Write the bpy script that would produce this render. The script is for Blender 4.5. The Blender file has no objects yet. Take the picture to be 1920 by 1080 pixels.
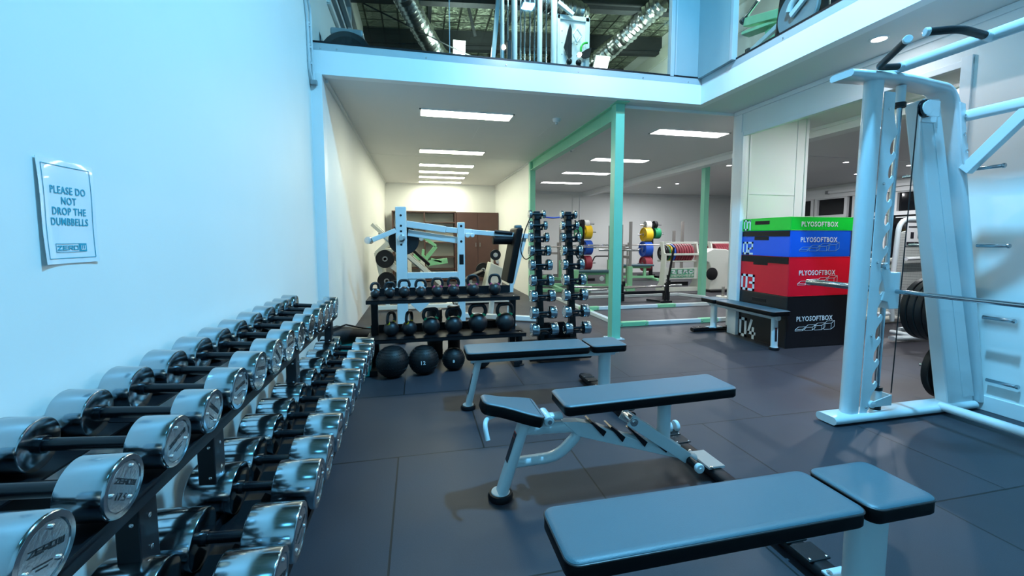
import bpy, math, random
from mathutils import Vector, Matrix, Euler
random.seed(7)
PI = math.pi
SC = bpy.context.scene
COL = SC.collection

# ------------------------------------------------------------------ camera
cd = bpy.data.cameras.new('camera'); cam = bpy.data.objects.new('camera', cd); COL.objects.link(cam)
FPX = 790.0; PPX = 963.0; PPY = 510.0
cd.sensor_width = 36.0; cd.lens = FPX / 1920 * 36
cd.shift_x = -(PPX - 960) / 1920; cd.shift_y = -(540 - PPY) / 1920
cd.clip_start = 0.02; cd.clip_end = 100
_p = math.atan(63 / FPX)
_Y = Vector(((783 - PPX) / FPX, -(447 - PPY) / FPX, -1)).normalized()
_U = Vector((0, math.cos(_p), math.sin(_p))); _U = (_U - _U.dot(_Y) * _Y).normalized()
_X = _Y.cross(_U)
cam.matrix_world = Matrix.Translation((0, 0, 1.26)) @ Matrix((_X, _Y, _U)).to_4x4()
SC.camera = cam

# ------------------------------------------------------------------ view, world, big lights
SC.view_settings.view_transform = 'Standard'; SC.view_settings.look = 'None'
SC.view_settings.exposure = 0.0; SC.view_settings.gamma = 1.0
SC.view_settings.use_curve_mapping = False
W = bpy.data.worlds.new('night'); SC.world = W; W.use_nodes = True
W.node_tree.nodes['Background'].inputs[0].default_value = (0.02, 0.03, 0.05, 1)
W.node_tree.nodes['Background'].inputs[1].default_value = 0.3

def area(name, loc, size, power, color, target=None, size_y=None, spread=None):
    l = bpy.data.lights.new(name, 'AREA'); l.energy = power; l.color = color
    l.shape = 'RECTANGLE'; l.size = size; l.size_y = size_y or size
    if spread: l.spread = spread
    o = bpy.data.objects.new(name, l); COL.objects.link(o); o.location = loc
    d = (Vector(target) - Vector(loc)) if target else Vector((0, 0, -1))
    o.rotation_euler = d.to_track_quat('-Z', 'Y').to_euler()
    return o
CYAN = (0.155, 0.52, 0.86)
area('high_bay_and_fill', (2.0, 1.65, 5.40), 0.20, 490, CYAN)
area('high_bay_and_fill', (0.4, -1.6, 5.40), 0.8, 12, (0.12, 0.55, 0.9))  # weak blue fill added for the void, not a real fixture

def spot(name, loc, target, power, color, ang, blend=.6, r=.08):
    l = bpy.data.lights.new(name, 'SPOT'); l.energy = power; l.color = color; l.spot_size = math.radians(ang); l.spot_blend = blend; l.shadow_soft_size = r
    o = bpy.data.objects.new(name, l); COL.objects.link(o); o.location = loc
    o.rotation_euler = (Vector(target) - Vector(loc)).to_track_quat('-Z', 'Y').to_euler(); return o

for a, b in (((1.3, 2.9, 4.1), (1.3, 4.63, 3.06)), ((2.5, 2.9, 4.1), (2.6, 4.63, 3.06)), ((1.9, 3.4, 4.0), (3.38, 3.4, 3.06)), ((1.9, 1.9, 4.0), (3.38, 1.9, 3.06))):
    spot('added_fascia_spot', a, b, 62, (1.0, .80, .76), 66, 1.0, .03)  # added unseen spots that whiten the gallery edge, no fixtures modelled

# ------------------------------------------------------------------ materials
def srgb(h):
    h = h.lstrip('#'); c = [int(h[i:i + 2], 16) / 255 for i in (0, 2, 4)]
    return tuple(x / 12.92 if x <= 0.04045 else ((x + 0.055) / 1.055) ** 2.4 for x in c) + (1,)
def mat(name, col, rough=0.5, metal=0.0, noise=0.0, nscale=20, bump=0.0, bscale=200, emit=None, spec=0.5, coat=0):
    m = bpy.data.materials.new(name); m.use_nodes = True; nt = m.node_tree; b = nt.nodes['Principled BSDF']
    if isinstance(col, str): col = srgb(col)
    b.inputs['Base Color'].default_value = col; b.inputs['Roughness'].default_value = rough
    b.inputs['Metallic'].default_value = metal; b.inputs['Specular IOR Level'].default_value = spec
    if coat: b.inputs['Coat Weight'].default_value = coat
    if emit:
        b.inputs['Emission Color'].default_value = emit[0] + (1,) if len(emit[0]) == 3 else emit[0]
        b.inputs['Emission Strength'].default_value = emit[1]
    if noise or bump:
        tc = nt.nodes.new('ShaderNodeTexCoord')
    if noise:
        n = nt.nodes.new('ShaderNodeTexNoise'); n.inputs['Scale'].default_value = nscale; n.inputs['Detail'].default_value = 5
        nt.links.new(tc.outputs['Object'], n.inputs['Vector'])
        r = nt.nodes.new('ShaderNodeMix'); r.data_type = 'RGBA'
        c = col
        r.inputs['A'].default_value = tuple(x * (1 - noise) for x in c[:3]) + (1,)
        r.inputs['B'].default_value = tuple(min(1, x * (1 + noise)) for x in c[:3]) + (1,)
        nt.links.new(n.outputs['Fac'], r.inputs['Factor']); nt.links.new(r.outputs['Result'], b.inputs['Base Color'])
    if bump:
        n2 = nt.nodes.new('ShaderNodeTexNoise'); n2.inputs['Scale'].default_value = bscale; n2.inputs['Detail'].default_value = 3
        nt.links.new(tc.outputs['Object'], n2.inputs['Vector'])
        bp = nt.nodes.new('ShaderNodeBump'); bp.inputs['Strength'].default_value = bump; bp.inputs['Distance'].default_value = 0.002
        nt.links.new(n2.outputs['Fac'], bp.inputs['Height']); nt.links.new(bp.outputs['Normal'], b.inputs['Normal'])
    return m
M = dict(
    wall=mat('wall_paint', (0.80, 0.82, 0.80, 1), 0.55, noise=0.02, nscale=3, bump=0.15, bscale=60),
    ceil=mat('ceiling_paint', (0.72, 0.73, 0.72, 1), 0.6, noise=0.02, nscale=2),
    trim=mat('trim_paint', (0.80, 0.82, 0.82, 1), 0.4, noise=0.02, nscale=8),
    captrim=mat('cap_channel_paint', (0.42, 0.48, 0.50, 1), 0.3, noise=0.05, nscale=6),
    column=mat('blue_grey_panel', (0.30, 0.40, 0.42, 1), 0.25, noise=0.04, nscale=2),
    duct=mat('foil_duct', (0.6, 0.62, 0.6, 1), 0.25, 1.0, noise=0.2, nscale=8, bump=1.0, bscale=25),
    fascia=mat('fascia_paint', (0.85, 0.87, 0.87, 1), 0.45, noise=0.015, nscale=4),
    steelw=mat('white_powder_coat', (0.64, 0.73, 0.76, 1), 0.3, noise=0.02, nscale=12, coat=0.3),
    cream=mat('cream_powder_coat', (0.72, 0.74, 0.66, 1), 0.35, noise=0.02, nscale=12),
    green=mat('mint_green_paint', (0.22, 0.60, 0.42, 1), 0.35, noise=0.04, nscale=10),
    mint=mat('light_green_paint', (0.26, 0.62, 0.34, 1), 0.4, noise=0.04, nscale=10),
    chrome=mat('chrome', (0.43, 0.50, 0.545, 1), 0.15, 1.0, noise=0.08, nscale=14),
    chromeb=mat('polished_steel', (0.72, 0.73, 0.74, 1), 0.24, 1.0, noise=0.15, nscale=40, bump=0.3, bscale=90),
    etch=mat('etched_letter', (0.03, 0.035, 0.04, 1), 0.5, 0.3, noise=0.05),
    black=mat('black_powder_coat', (0.005, 0.0055, 0.008, 1), 0.45, spec=0.3, noise=0.1, nscale=20),
    blackg=mat('black_gloss', (0.005, 0.006, 0.009, 1), 0.25, spec=0.4, noise=0.1, nscale=20),
    iron=mat('cast_iron_black', (0.009, 0.010, 0.013, 1), 0.40, noise=0.15, nscale=30, bump=0.5, bscale=150),
    rubber=mat('black_rubber', (0.006, 0.007, 0.009, 1), 0.5, spec=0.4, noise=0.15, nscale=25, bump=0.3, bscale=200),
    vinyl=mat('blue_sheen_vinyl', (0.040, 0.110, 0.145, 1), 0.45, noise=0.06, nscale=6, bump=0.25, bscale=350, spec=0.7),  # black vinyl, with the blue sheen of the light put into its colour
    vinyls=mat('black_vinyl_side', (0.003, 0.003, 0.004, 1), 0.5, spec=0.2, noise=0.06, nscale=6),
    pipe=mat('pad_piping', (0.02, 0.021, 0.024, 1), 0.4, noise=0.05),
    brown=mat('brown_laminate', (0.075, 0.035, 0.028, 1), 0.4, noise=0.12, nscale=6),
    shelfw=mat('shelf_backing', (0.55, 0.56, 0.50, 1), 0.5, noise=0.03),
    glass_dark=mat('night_window_glass', (0.004, 0.005, 0.008, 1), 0.05, noise=0.05),
    grey=mat('grey_plastic', (0.25, 0.27, 0.28, 1), 0.45, noise=0.05),
    greyt=mat('grey_steel_tube', (0.33, 0.31, 0.29, 1), 0.35, 0.6, noise=0.05),
    conduit=mat('conduit_pvc', (0.55, 0.60, 0.62, 1), 0.4, noise=0.04),
    beam=mat('dark_roof_steel', (0.02, 0.022, 0.025, 1), 0.6, noise=0.2, nscale=6),
    yel=mat('yellow_band', (0.75, 0.55, 0.02, 1), 0.45, noise=0.05),
    pink=mat('pink_band', (0.65, 0.06, 0.16, 1), 0.45, noise=0.05),
    grn=mat('green_band', (0.02, 0.40, 0.18, 1), 0.45, noise=0.05),
    wht=mat('white_band', (0.6, 0.62, 0.65, 1), 0.45, noise=0.05),
    bred=mat('red_bumper', (0.30, 0.03, 0.05, 1), 0.5, noise=0.1, nscale=30),
    bblue=mat('blue_bumper', (0.01, 0.09, 0.50, 1), 0.5, noise=0.1, nscale=30),
    byel=mat('yellow_bumper', (0.80, 0.52, 0.01, 1), 0.5, noise=0.1, nscale=30),
    bgrn=mat('green_bumper', (0.01, 0.25, 0.10, 1), 0.5, noise=0.1, nscale=30),
    bwhite=mat('white_bumper', (0.7, 0.72, 0.7, 1), 0.5, noise=0.05),
    pgreen=mat('soft_box_green', (0.0, 0.62, 0.04, 1), 0.42, noise=0.06, nscale=5, bump=0.5, bscale=12),
    pblue=mat('soft_box_blue', (0.0, 0.11, 0.72, 1), 0.42, noise=0.06, nscale=5, bump=0.5, bscale=12),
    pred=mat('soft_box_red', (0.85, 0.004, 0.025, 1), 0.42, noise=0.06, nscale=5, bump=0.5, bscale=12),
    pblack=mat('soft_box_black', (0.006, 0.007, 0.010, 1), 0.38, noise=0.1, nscale=5, bump=0.5, bscale=12),
    print_=mat('white_print', (0.78, 0.82, 0.85, 1), 0.5, noise=0.02),
    printb=mat('pale_blue_print', (0.20, 0.42, 0.62, 1), 0.5, noise=0.02),
    teal=mat('teal_print', (0.0, 0.34, 0.46, 1), 0.5, noise=0.02),
    paper=mat('laminated_paper', (0.80, 0.86, 0.90, 1), 0.16, noise=0.01, spec=0.7, coat=0.6),
    tealbox=mat('teal_box', (0.01, 0.20, 0.19, 1), 0.5, noise=0.1, nscale=30),
    label=mat('label_dark', (0.02, 0.02, 0.03, 1), 0.4, noise=0.05),
    labelr=mat('label_red', (0.5, 0.06, 0.06, 1), 0.4, noise=0.05),
    signg=mat('sign_green', (0.10, 0.36, 0.22, 1), 0.5, noise=0.04),
    lamp=mat('lamp_diffuser', (0.9, 0.9, 0.9, 1), 0.5, emit=((1.0, 0.99, 0.76), 28), noise=0.01),
    lampc=mat('cool_lamp_diffuser', (0.9, 0.9, 0.9, 1), 0.5, emit=((1.0, 0.98, 0.95), 17), noise=0.01),
    lampd=mat('downlight_glow', (0.9, 0.9, 0.9, 1), 0.5, emit=((0.93, 0.93, 1.0), 22.0), noise=0.01),
    lampu=mat('upstairs_lamp_glow', (0.9, 0.9, 0.9, 1), 0.5, emit=((0.85, 0.95, 1.0), 11.0), noise=0.01),
)
def glass_mat():
    m = bpy.data.materials.new('clear_glass'); m.use_nodes = True; nt = m.node_tree
    b = nt.nodes['Principled BSDF']; out = nt.nodes['Material Output']
    nt.nodes.remove(b)
    t = nt.nodes.new('ShaderNodeBsdfTransparent'); t.inputs[0].default_value = (0.90, 0.95, 0.95, 1)
    g = nt.nodes.new('ShaderNodeBsdfGlossy'); g.inputs['Roughness'].default_value = 0.02
    mx = nt.nodes.new('ShaderNodeMixShader'); lw = nt.nodes.new('ShaderNodeLayerWeight'); lw.inputs[0].default_value = 0.5
    pw = nt.nodes.new('ShaderNodeMath'); pw.operation = 'POWER'; pw.inputs[1].default_value = 4.0; nt.links.new(lw.outputs['Facing'], pw.inputs[0])
    f = nt.nodes.new('ShaderNodeMath'); f.operation = 'MULTIPLY_ADD'; f.inputs[1].default_value = 0.5; f.inputs[2].default_value = 0.02; nt.links.new(pw.outputs[0], f.inputs[0])
    nt.links.new(f.outputs[0], mx.inputs[0]); nt.links.new(t.outputs[0], mx.inputs[1]); nt.links.new(g.outputs[0], mx.inputs[2])
    nt.links.new(mx.outputs[0], out.inputs[0]); return m
M['glass'] = glass_mat()
def floor_mat():
    m = bpy.data.materials.new('rubber_tile_floor'); m.use_nodes = True; nt = m.node_tree; b = nt.nodes['Principled BSDF']
    N = nt.nodes.new; L = nt.links.new
    tc = N('ShaderNodeTexCoord'); mp = N('ShaderNodeMapping'); mp.inputs['Location'].default_value = (-0.87 + 20, -0.43 + 20, 0)
    L(tc.outputs['Object'], mp.inputs['Vector'])
    br = N('ShaderNodeTexBrick'); br.inputs['Scale'].default_value = 1; br.inputs['Brick Width'].default_value = 1; br.inputs['Row Height'].default_value = 1
    br.inputs['Mortar Size'].default_value = 0.005; br.inputs['Mortar Smooth'].default_value = 0.2; br.offset = 0.5; br.offset_frequency = 2
    br.inputs['Color1'].default_value = (0.9, 0.9, 0.9, 1); br.inputs['Color2'].default_value = (1.1, 1.1, 1.1, 1); br.inputs['Mortar'].default_value = (0.05, 0.05, 0.05, 1)
    L(mp.outputs[0], br.inputs['Vector'])
    n1 = N('ShaderNodeTexNoise'); n1.inputs['Scale'].default_value = 2.2; n1.inputs['Detail'].default_value = 6; L(tc.outputs['Object'], n1.inputs['Vector'])
    n2 = N('ShaderNodeTexNoise'); n2.inputs['Scale'].default_value = 260; n2.inputs['Detail'].default_value = 2; L(tc.outputs['Object'], n2.inputs['Vector'])
    cr = N('ShaderNodeMix'); cr.data_type = 'RGBA'; cr.inputs['A'].default_value = (0.021, 0.0215, 0.029, 1); cr.inputs['B'].default_value = (0.037, 0.0375, 0.050, 1)
    L(n1.outputs['Fac'], cr.inputs['Factor'])
    c2 = N('ShaderNodeMix'); c2.data_type = 'RGBA'; c2.blend_type = 'MULTIPLY'; c2.inputs['Factor'].default_value = 1
    L(cr.outputs['Result'], c2.inputs['A']); L(br.outputs['Color'], c2.inputs['B'])
    c3 = N('ShaderNodeMix'); c3.data_type = 'RGBA'; c3.blend_type = 'MULTIPLY'; c3.inputs['Factor'].default_value = 0.5
    rm = N('ShaderNodeMapRange'); rm.inputs['From Min'].default_value = 0.3; rm.inputs['From Max'].default_value = 0.7; rm.inputs['To Min'].default_value = 0.7; rm.inputs['To Max'].default_value = 1.3
    L(n2.outputs['Fac'], rm.inputs['Value']); cc = N('ShaderNodeCombineColor')
    for i in range(3): L(rm.outputs[0], cc.inputs[i])
    L(c2.outputs['Result'], c3.inputs['A']); L(cc.outputs[0], c3.inputs['B']); L(c3.outputs['Result'], b.inputs['Base Color'])
    rr = N('ShaderNodeMapRange'); rr.inputs['To Min'].default_value = 0.42; rr.inputs['To Max'].default_value = 0.62; L(n1.outputs['Fac'], rr.inputs['Value']); L(rr.outputs[0], b.inputs['Roughness'])
    bp = N('ShaderNodeBump'); bp.inputs['Strength'].default_value = 0.35; bp.inputs['Distance'].default_value = 0.002
    ad = N('ShaderNodeMath'); ad.operation = 'MULTIPLY_ADD'; ad.inputs[1].default_value = 0.25
    inv = N('ShaderNodeMath'); inv.operation = 'SUBTRACT'; inv.inputs[0].default_value = 1; L(br.outputs['Fac'], inv.inputs[1])
    L(n2.outputs['Fac'], ad.inputs[0]); L(inv.outputs[0], ad.inputs[2]); L(ad.outputs[0], bp.inputs['Height']); L(bp.outputs['Normal'], b.inputs['Normal'])
    return m
M['floor'] = floor_mat()
def foil_mat():
    m = bpy.data.materials.new('foil_insulation'); m.use_nodes = True; nt = m.node_tree; b = nt.nodes['Principled BSDF']
    N = nt.nodes.new; L = nt.links.new
    b.inputs['Metallic'].default_value = 0.75; b.inputs['Roughness'].default_value = 0.32
    tc = N('ShaderNodeTexCoord')
    br = N('ShaderNodeTexBrick'); br.inputs['Scale'].default_value = 1; br.inputs['Brick Width'].default_value = 0.3; br.inputs['Row Height'].default_value = 0.3; br.offset = 0
    br.inputs['Mortar Size'].default_value = 0.02; br.inputs['Mortar Smooth'].default_value = 0.6
    br.inputs['Color1'].default_value = (0.40, 0.45, 0.33, 1); br.inputs['Color2'].default_value = (0.62, 0.66, 0.52, 1); br.inputs['Mortar'].default_value = (0.12, 0.13, 0.10, 1)
    L(tc.outputs['Object'], br.inputs['Vector']); L(br.outputs['Color'], b.inputs['Base Color'])
    n = N('ShaderNodeTexNoise'); n.inputs['Scale'].default_value = 5; n.inputs['Detail'].default_value = 8; n.inputs['Distortion'].default_value = 2.5; L(tc.outputs['Object'], n.inputs['Vector'])
    ad = N('ShaderNodeMath'); ad.operation = 'SUBTRACT'; L(n.outputs['Fac'], ad.inputs[0]); L(br.outputs['Fac'], ad.inputs[1])
    bp = N('ShaderNodeBump'); bp.inputs['Strength'].default_value = 1.0; bp.inputs['Distance'].default_value = 0.22
    L(ad.outputs[0], bp.inputs['Height']); L(bp.outputs['Normal'], b.inputs['Normal']); return m
M['foil'] = foil_mat()
def perf_mat():
    m = bpy.data.materials.new('perforated_panel'); m.use_nodes = True; nt = m.node_tree; b = nt.nodes['Principled BSDF']
    N = nt.nodes.new; L = nt.links.new; b.inputs['Roughness'].default_value = 0.4
    tc = N('ShaderNodeTexCoord'); v = N('ShaderNodeTexVoronoi'); v.inputs['Scale'].default_value = 48; v.inputs['Randomness'].default_value = 0.0
    v.voronoi_dimensions = '2D'
    mp = N('ShaderNodeMapping'); mp.inputs['Rotation'].default_value = (PI / 2, 0, PI / 4)
    L(tc.outputs['Object'], mp.inputs['Vector']); sx = N('ShaderNodeSeparateXYZ'); L(tc.outputs['Object'], sx.inputs[0])
    cb = N('ShaderNodeCombineXYZ'); L(sx.outputs['X'], cb.inputs['X']); L(sx.outputs['Z'], cb.inputs['Y']); L(cb.outputs[0], v.inputs['Vector'])
    ct = N('ShaderNodeMath'); ct.operation = 'LESS_THAN'; ct.inputs[1].default_value = 0.30; L(v.outputs['Distance'], ct.inputs[0])
    mx = N('ShaderNodeMix'); mx.data_type = 'RGBA'; mx.inputs['A'].default_value = (0.62, 0.65, 0.62, 1); mx.inputs['B'].default_value = (0.12, 0.13, 0.13, 1)
    L(ct.outputs[0], mx.inputs['Factor']); L(mx.outputs['Result'], b.inputs['Base Color']); return m
M['perf'] = perf_mat()

# ------------------------------------------------------------------ mesh helpers
V = Vector
class MB:
    def __init__(s): s.v = []; s.f = []; s.sm = []
    def add(s, vs, fs, smooth=False):
        n = len(s.v); s.v += [tuple(x) for x in vs]
        for f in fs: s.f.append([i + n for i in f]); s.sm.append(smooth)
        return s
    def box(s, x0, x1, y0, y1, z0, z1):
        vs = [(x, y, z) for z in (z0, z1) for y in (y0, y1) for x in (x0, x1)]
        return s.add(vs, [(0, 2, 3, 1), (4, 5, 7, 6), (0, 1, 5, 4), (2, 6, 7, 3), (0, 4, 6, 2), (1, 3, 7, 5)])
    def hexa(s, a, b):   # two quads (loops of 4) joined
        return s.add(list(a) + list(b), [(3, 2, 1, 0), (4, 5, 6, 7), (0, 1, 5, 4), (1, 2, 6, 5), (2, 3, 7, 6), (3, 0, 4, 7)])
    def bar(s, p, q, w, h, up=(0, 0, 1)):
        p = V(p); q = V(q); d = (q - p).normalized(); u = V(up); sd = d.cross(u)
        if sd.length < 1e-4: sd = d.cross(V((1, 0, 0)))
        sd.normalize(); u = sd.cross(d).normalized()
        c = [(-w / 2, -h / 2), (w / 2, -h / 2), (w / 2, h / 2), (-w / 2, h / 2)]
        return s.hexa([p + sd * a + u * b for a, b in c], [q + sd * a + u * b for a, b in c])
    def sweep(s, pts, sec, up=(0, 0, 1), smooth=True, closed=False, scales=None):
        pts = [V(p) for p in pts]; n = len(pts); m = len(sec); vs = []
        prev = None
        for i, p in enumerate(pts):
            if closed: t = (pts[(i + 1) % n] - pts[i - 1])
            else: t = (pts[min(i + 1, n - 1)] - pts[max(i - 1, 0)])
            t.normalize()
            if prev is None:
                u = V(up) - V(up).dot(t) * t
                if u.length < 1e-3: u = V((1, 0, 0)) - V((1, 0, 0)).dot(t) * t
            else: u = prev - prev.dot(t) * t
            u.normalize(); prev = u; sd = t.cross(u)
            k = scales[i] if scales else 1
            vs += [p + sd * a * k + u * b * k for a, b in sec]
        fs = []
        R = n if closed else n - 1
        for i in range(R):
            j = (i + 1) % n
            for k in range(m): fs.append((i * m + k, i * m + (k + 1) % m, j * m + (k + 1) % m, j * m + k))
        s.add(vs, fs, smooth)
        if not closed:
            s.add(vs[:m], [tuple(range(m - 1, -1, -1))]); s.add(vs[-m:], [tuple(range(m))])
        return s
    def tube(s, pts, r, seg=14, closed=False, up=(0, 0, 1)):
        return s.sweep(pts, [(r * math.cos(2 * PI * k / seg), r * math.sin(2 * PI * k / seg)) for k in range(seg)], up, True, closed)
    def oval(s, pts, w, h, seg=16, up=(0, 0, 1)):      # rounded flat tube
        r = min(w, h) / 2; sec = []
        for k in range(seg):
            a = 2 * PI * (k + .5) / seg; x = r * math.cos(a); y = r * math.sin(a)
            sec.append((x + math.copysign(w / 2 - r, x), y + math.copysign(h / 2 - r, y)))
        return s.sweep(pts, sec, up, True)
    def lathe(s, prof, o=(0, 0, 0), axis=(0, 0, 1), seg=32, smooth=True):
        a = V(axis).normalized(); u = a.orthogonal().normalized(); w = a.cross(u); o = V(o); vs = []
        for r, h in prof:
            for k in range(seg):
                t = 2 * PI * k / seg; vs.append(o + a * h + (u * math.cos(t) + w * math.sin(t)) * r)
        fs = []
        for i in range(len(prof) - 1):
            for k in range(seg): fs.append((i * seg + k, i * seg + (k + 1) % seg, (i + 1) * seg + (k + 1) % seg, (i + 1) * seg + k))
        s.add(vs, fs, smooth)
        n = len(prof)
        if prof[0][0] > 1e-4: s.add(vs[:seg], [tuple(range(seg - 1, -1, -1))])
        if prof[-1][0] > 1e-4: s.add(vs[-seg:], [tuple(range(seg))])
        return s
    def cyl(s, p, q, r, seg=20, r2=None, bev=0):
        p = V(p); q = V(q); L = (q - p).length; r2 = r if r2 is None else r2
        if bev: pr = [(r - bev, 0), (r - bev * .3, bev * .3), (r, bev), (r2, L - bev), (r2 - bev * .3, L - bev * .3), (r2 - bev, L)]
        else: pr = [(r, 0), (r2, L)]
        return s.lathe(pr, p, q - p, seg)
    def ball(s, c, r, seg=28, rings=16, flat=0.0):
        pr = []
        for i in range(rings + 1):
            a = -PI / 2 + PI * i / rings; z = r * math.sin(a); x = r * math.cos(a)
            if flat and z < -r * (1 - flat): z = -r * (1 - flat)
            pr.append((max(x, 0.00001), z))
        return s.lathe(pr, c, (0, 0, 1), seg)
    def prism(s, poly, o, ux, uy, depth):   # poly 2D, depth vector
        o = V(o); ux = V(ux); uy = V(uy); d = V(depth); n = len(poly)
        a = [o + ux * x + uy * y for x, y in poly]; b = [p + d for p in a]
        fs = [tuple(range(n - 1, -1, -1)), tuple(range(n, 2 * n))] + [(i, (i + 1) % n, n + (i + 1) % n, n + i) for i in range(n)]
        return s.add(a + b, fs)
    def builds(s, name, m, parent=None, *a, **k):   # every loose piece becomes its own object
        par = {}
        def find(a):
            while par[a] != a: par[a] = par[par[a]]; a = par[a]
            return a
        key = [tuple(round(c, 5) for c in v) for v in s.v]
        for q in key: par.setdefault(q, q)
        for f in s.f:
            r = find(key[f[0]])
            for i in f[1:]:
                r2 = find(key[i])
                if r2 != r: par[r2] = r
        groups = {}
        for f, sm_ in zip(s.f, s.sm): groups.setdefault(find(key[f[0]]), []).append((f, sm_))
        out = []
        for g in groups.values():
            m2 = MB(); idx = {}
            for f, sm_ in g:
                for i in f:
                    if i not in idx: idx[i] = len(m2.v); m2.v.append(s.v[i])
                m2.f.append([idx[i] for i in f]); m2.sm.append(sm_)
            out.append(m2.build(name, m, parent, *a, **k))
        return out
    def build(s, name, m, parent=None, bevel=0, seg=2, kind=None, tag_=None):
        me = bpy.data.meshes.new(name); me.from_pydata(s.v, [], s.f)
        me.polygons.foreach_set('use_smooth', s.sm); me.update()
        if any(s.sm): me.set_sharp_from_angle(angle=0.65)
        me.materials.append(M[m] if isinstance(m, str) else m)
        # consistent outward normals
        import bmesh
        bm = bmesh.new(); bm.from_mesh(me); bmesh.ops.remove_doubles(bm, verts=bm.verts, dist=1e-6) if bevel else None
        bmesh.ops.recalc_face_normals(bm, faces=bm.faces); bm.to_mesh(me); bm.free()
        o = bpy.data.objects.new(name, me); COL.objects.link(o)
        if parent: o.parent = parent
        if bevel:
            b = o.modifiers.new('bevel', 'BEVEL'); b.width = bevel; b.segments = seg; b.limit_method = 'ANGLE'; b.angle_limit = 0.7
            b.harden_normals = False
        if kind: o['kind'] = kind
        return o
def arc(c, r, a0, a1, n, ux=(1, 0, 0), uy=(0, 0, 1)):
    c = V(c); ux = V(ux); uy = V(uy)
    return [c + ux * (r * math.cos(a0 + (a1 - a0) * i / n)) + uy * (r * math.sin(a0 + (a1 - a0) * i / n)) for i in range(n + 1)]
def round_path(pts, r, n=6):
    pts = [V(p) for p in pts]; out = [pts[0]]
    for i in range(1, len(pts) - 1):
        a, b, c = pts[i - 1], pts[i], pts[i + 1]; d1 = (a - b); d2 = (c - b)
        k = min(r, d1.length * .49, d2.length * .49); p = b + d1.normalized() * k; q = b + d2.normalized() * k
        for j in range(n + 1):
            t = j / n; out.append(p * (1 - t) ** 2 + b * 2 * t * (1 - t) + q * t * t)
    return out + [pts[-1]]
def tag(o, label, cat, group=None, kind=None):
    o['label'] = label; o['category'] = cat
    if group: o['group'] = group
    if kind: o['kind'] = kind
    return o
def thing(name, label, cat, loc=(0, 0, 0), rotz=0, group=None):
    o = bpy.data.objects.new(name, None); COL.objects.link(o); o.empty_display_size = 0.1
    o.location = loc; o.rotation_euler = (0, 0, rotz); return tag(o, label, cat, group)
def struct(name, mb, m, bevel=0):
    return mb.build(name, m, None, bevel, kind='structure')
def kids(o): return [c for c in COL.objects if c.parent == o]
def copy_tree(o, parent=None):
    c = o.copy(); COL.objects.link(c); c.parent = parent
    for ch in kids(o): copy_tree(ch, c)
    return c
_fcache = {}
def lettering(s, size, m, mtx, parent=None, sx=1.0, bold=0.0, ext=0.0008, name='lettering', align='CENTER', shear=0):
    cu = bpy.data.curves.new('t', 'FONT'); cu.body = s; cu.size = size; cu.extrude = ext; cu.align_x = align; cu.align_y = 'CENTER'; cu.space_character = 1.12
    cu.offset = bold; cu.shear = shear; cu.resolution_u = 3
    to = bpy.data.objects.new('t', cu); COL.objects.link(to)
    dg = bpy.context.evaluated_depsgraph_get(); me = bpy.data.meshes.new_from_object(to.evaluated_get(dg))
    bpy.data.objects.remove(to); bpy.data.curves.remove(cu)
    me.name = name; me.materials.clear(); me.materials.append(M[m])
    me.transform(Matrix.Diagonal((sx, 1, 1, 1))); me.transform(mtx)
    o = bpy.data.objects.new(name, me); COL.objects.link(o)
    if parent: o.parent = parent
    return o
def frame(o, ux, uy):   # matrix: text x->ux, y->uy, at o
    ux = V(ux).normalized(); uy = V(uy).normalized(); uz = ux.cross(uy)
    m = Matrix((ux, uy, uz)).transposed().to_4x4(); m.translation = V(o); return m
# wide squared logo letters on a 4 x 3 stroke grid
LOGO = {'Z': [[(0, 3), (4, 3), (0, 0), (4, 0)]], 'E': [[(4, 3), (0, 3), (0, 0), (4, 0)], [(0, 1.5), (3.6, 1.5)]],
        'R': [[(0, 0), (0, 3), (4, 3), (4, 1.4), (0, 1.4)], [(2.2, 1.4), (4, 0)]], 'O': [[(0, 0), (0, 3), (4, 3), (4, 0), (0, 0)]],
        'W': [[(0, 3), (0, 0), (4, 0), (4, 3)], [(2, 0), (2, 2.4)]], 'A': [[(0, 0), (0, 3), (4, 3), (4, 0)], [(0, 1.3), (4, 1.3)]],
        'K': [[(0, 0), (0, 3)], [(4, 3), (0.4, 1.5), (4, 0)]], 'N': [[(0, 0), (0, 3), (4, 0), (4, 3)]],
        'S': [[(4, 3), (0, 3), (0, 1.5), (4, 1.5), (4, 0), (0, 0)]], 'w': [[(0, 3), (0, 0), (4, 0), (4, 3)], [(2, 0), (2, 2.8)]],
        '0': [[(0, 0), (0, 5), (3, 5), (3, 0), (0, 0)]], '1': [[(0, 4), (1.5, 5), (1.5, 0)]],
        '2': [[(0, 5), (3, 5), (3, 2.6), (0, 2.2), (0, 0), (3, 0)]], '3': [[(0, 5), (3, 5), (3, 0), (0, 0)], [(0.8, 2.5), (3, 2.5)]],
        '4': [[(1.6, 5), (0, 1.3), (3.4, 1.3)], [(2.6, 2.7), (2.6, 0)]]}
def logo(s, o, ux, uy, w, h, gap, stroke, depth, mb=None, gw=4, gh=3):
    """stroke lettering laid out from lower left corner o; w,h letter size"""
    mb = mb or MB(); ux = V(ux).normalized(); uy = V(uy).normalized(); n = ux.cross(uy); o = V(o); x = 0
    for ch in s:
        for st in LOGO[ch]:
            for (a, b), (c, d) in zip(st, st[1:]):
                p = o + ux * (x + a / gw * w) + uy * (b / gh * h) + n * depth / 2; q = o + ux * (x + c / gw * w) + uy * (d / gh * h) + n * depth / 2
                e = (q - p).normalized() * stroke / 2
                mb.bar(p - e, q + e, stroke, depth, n)
        x += w + gap
    return mb
def link(name, m, mb, parent, **k): return mb.build(name, m, parent, **k)
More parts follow.
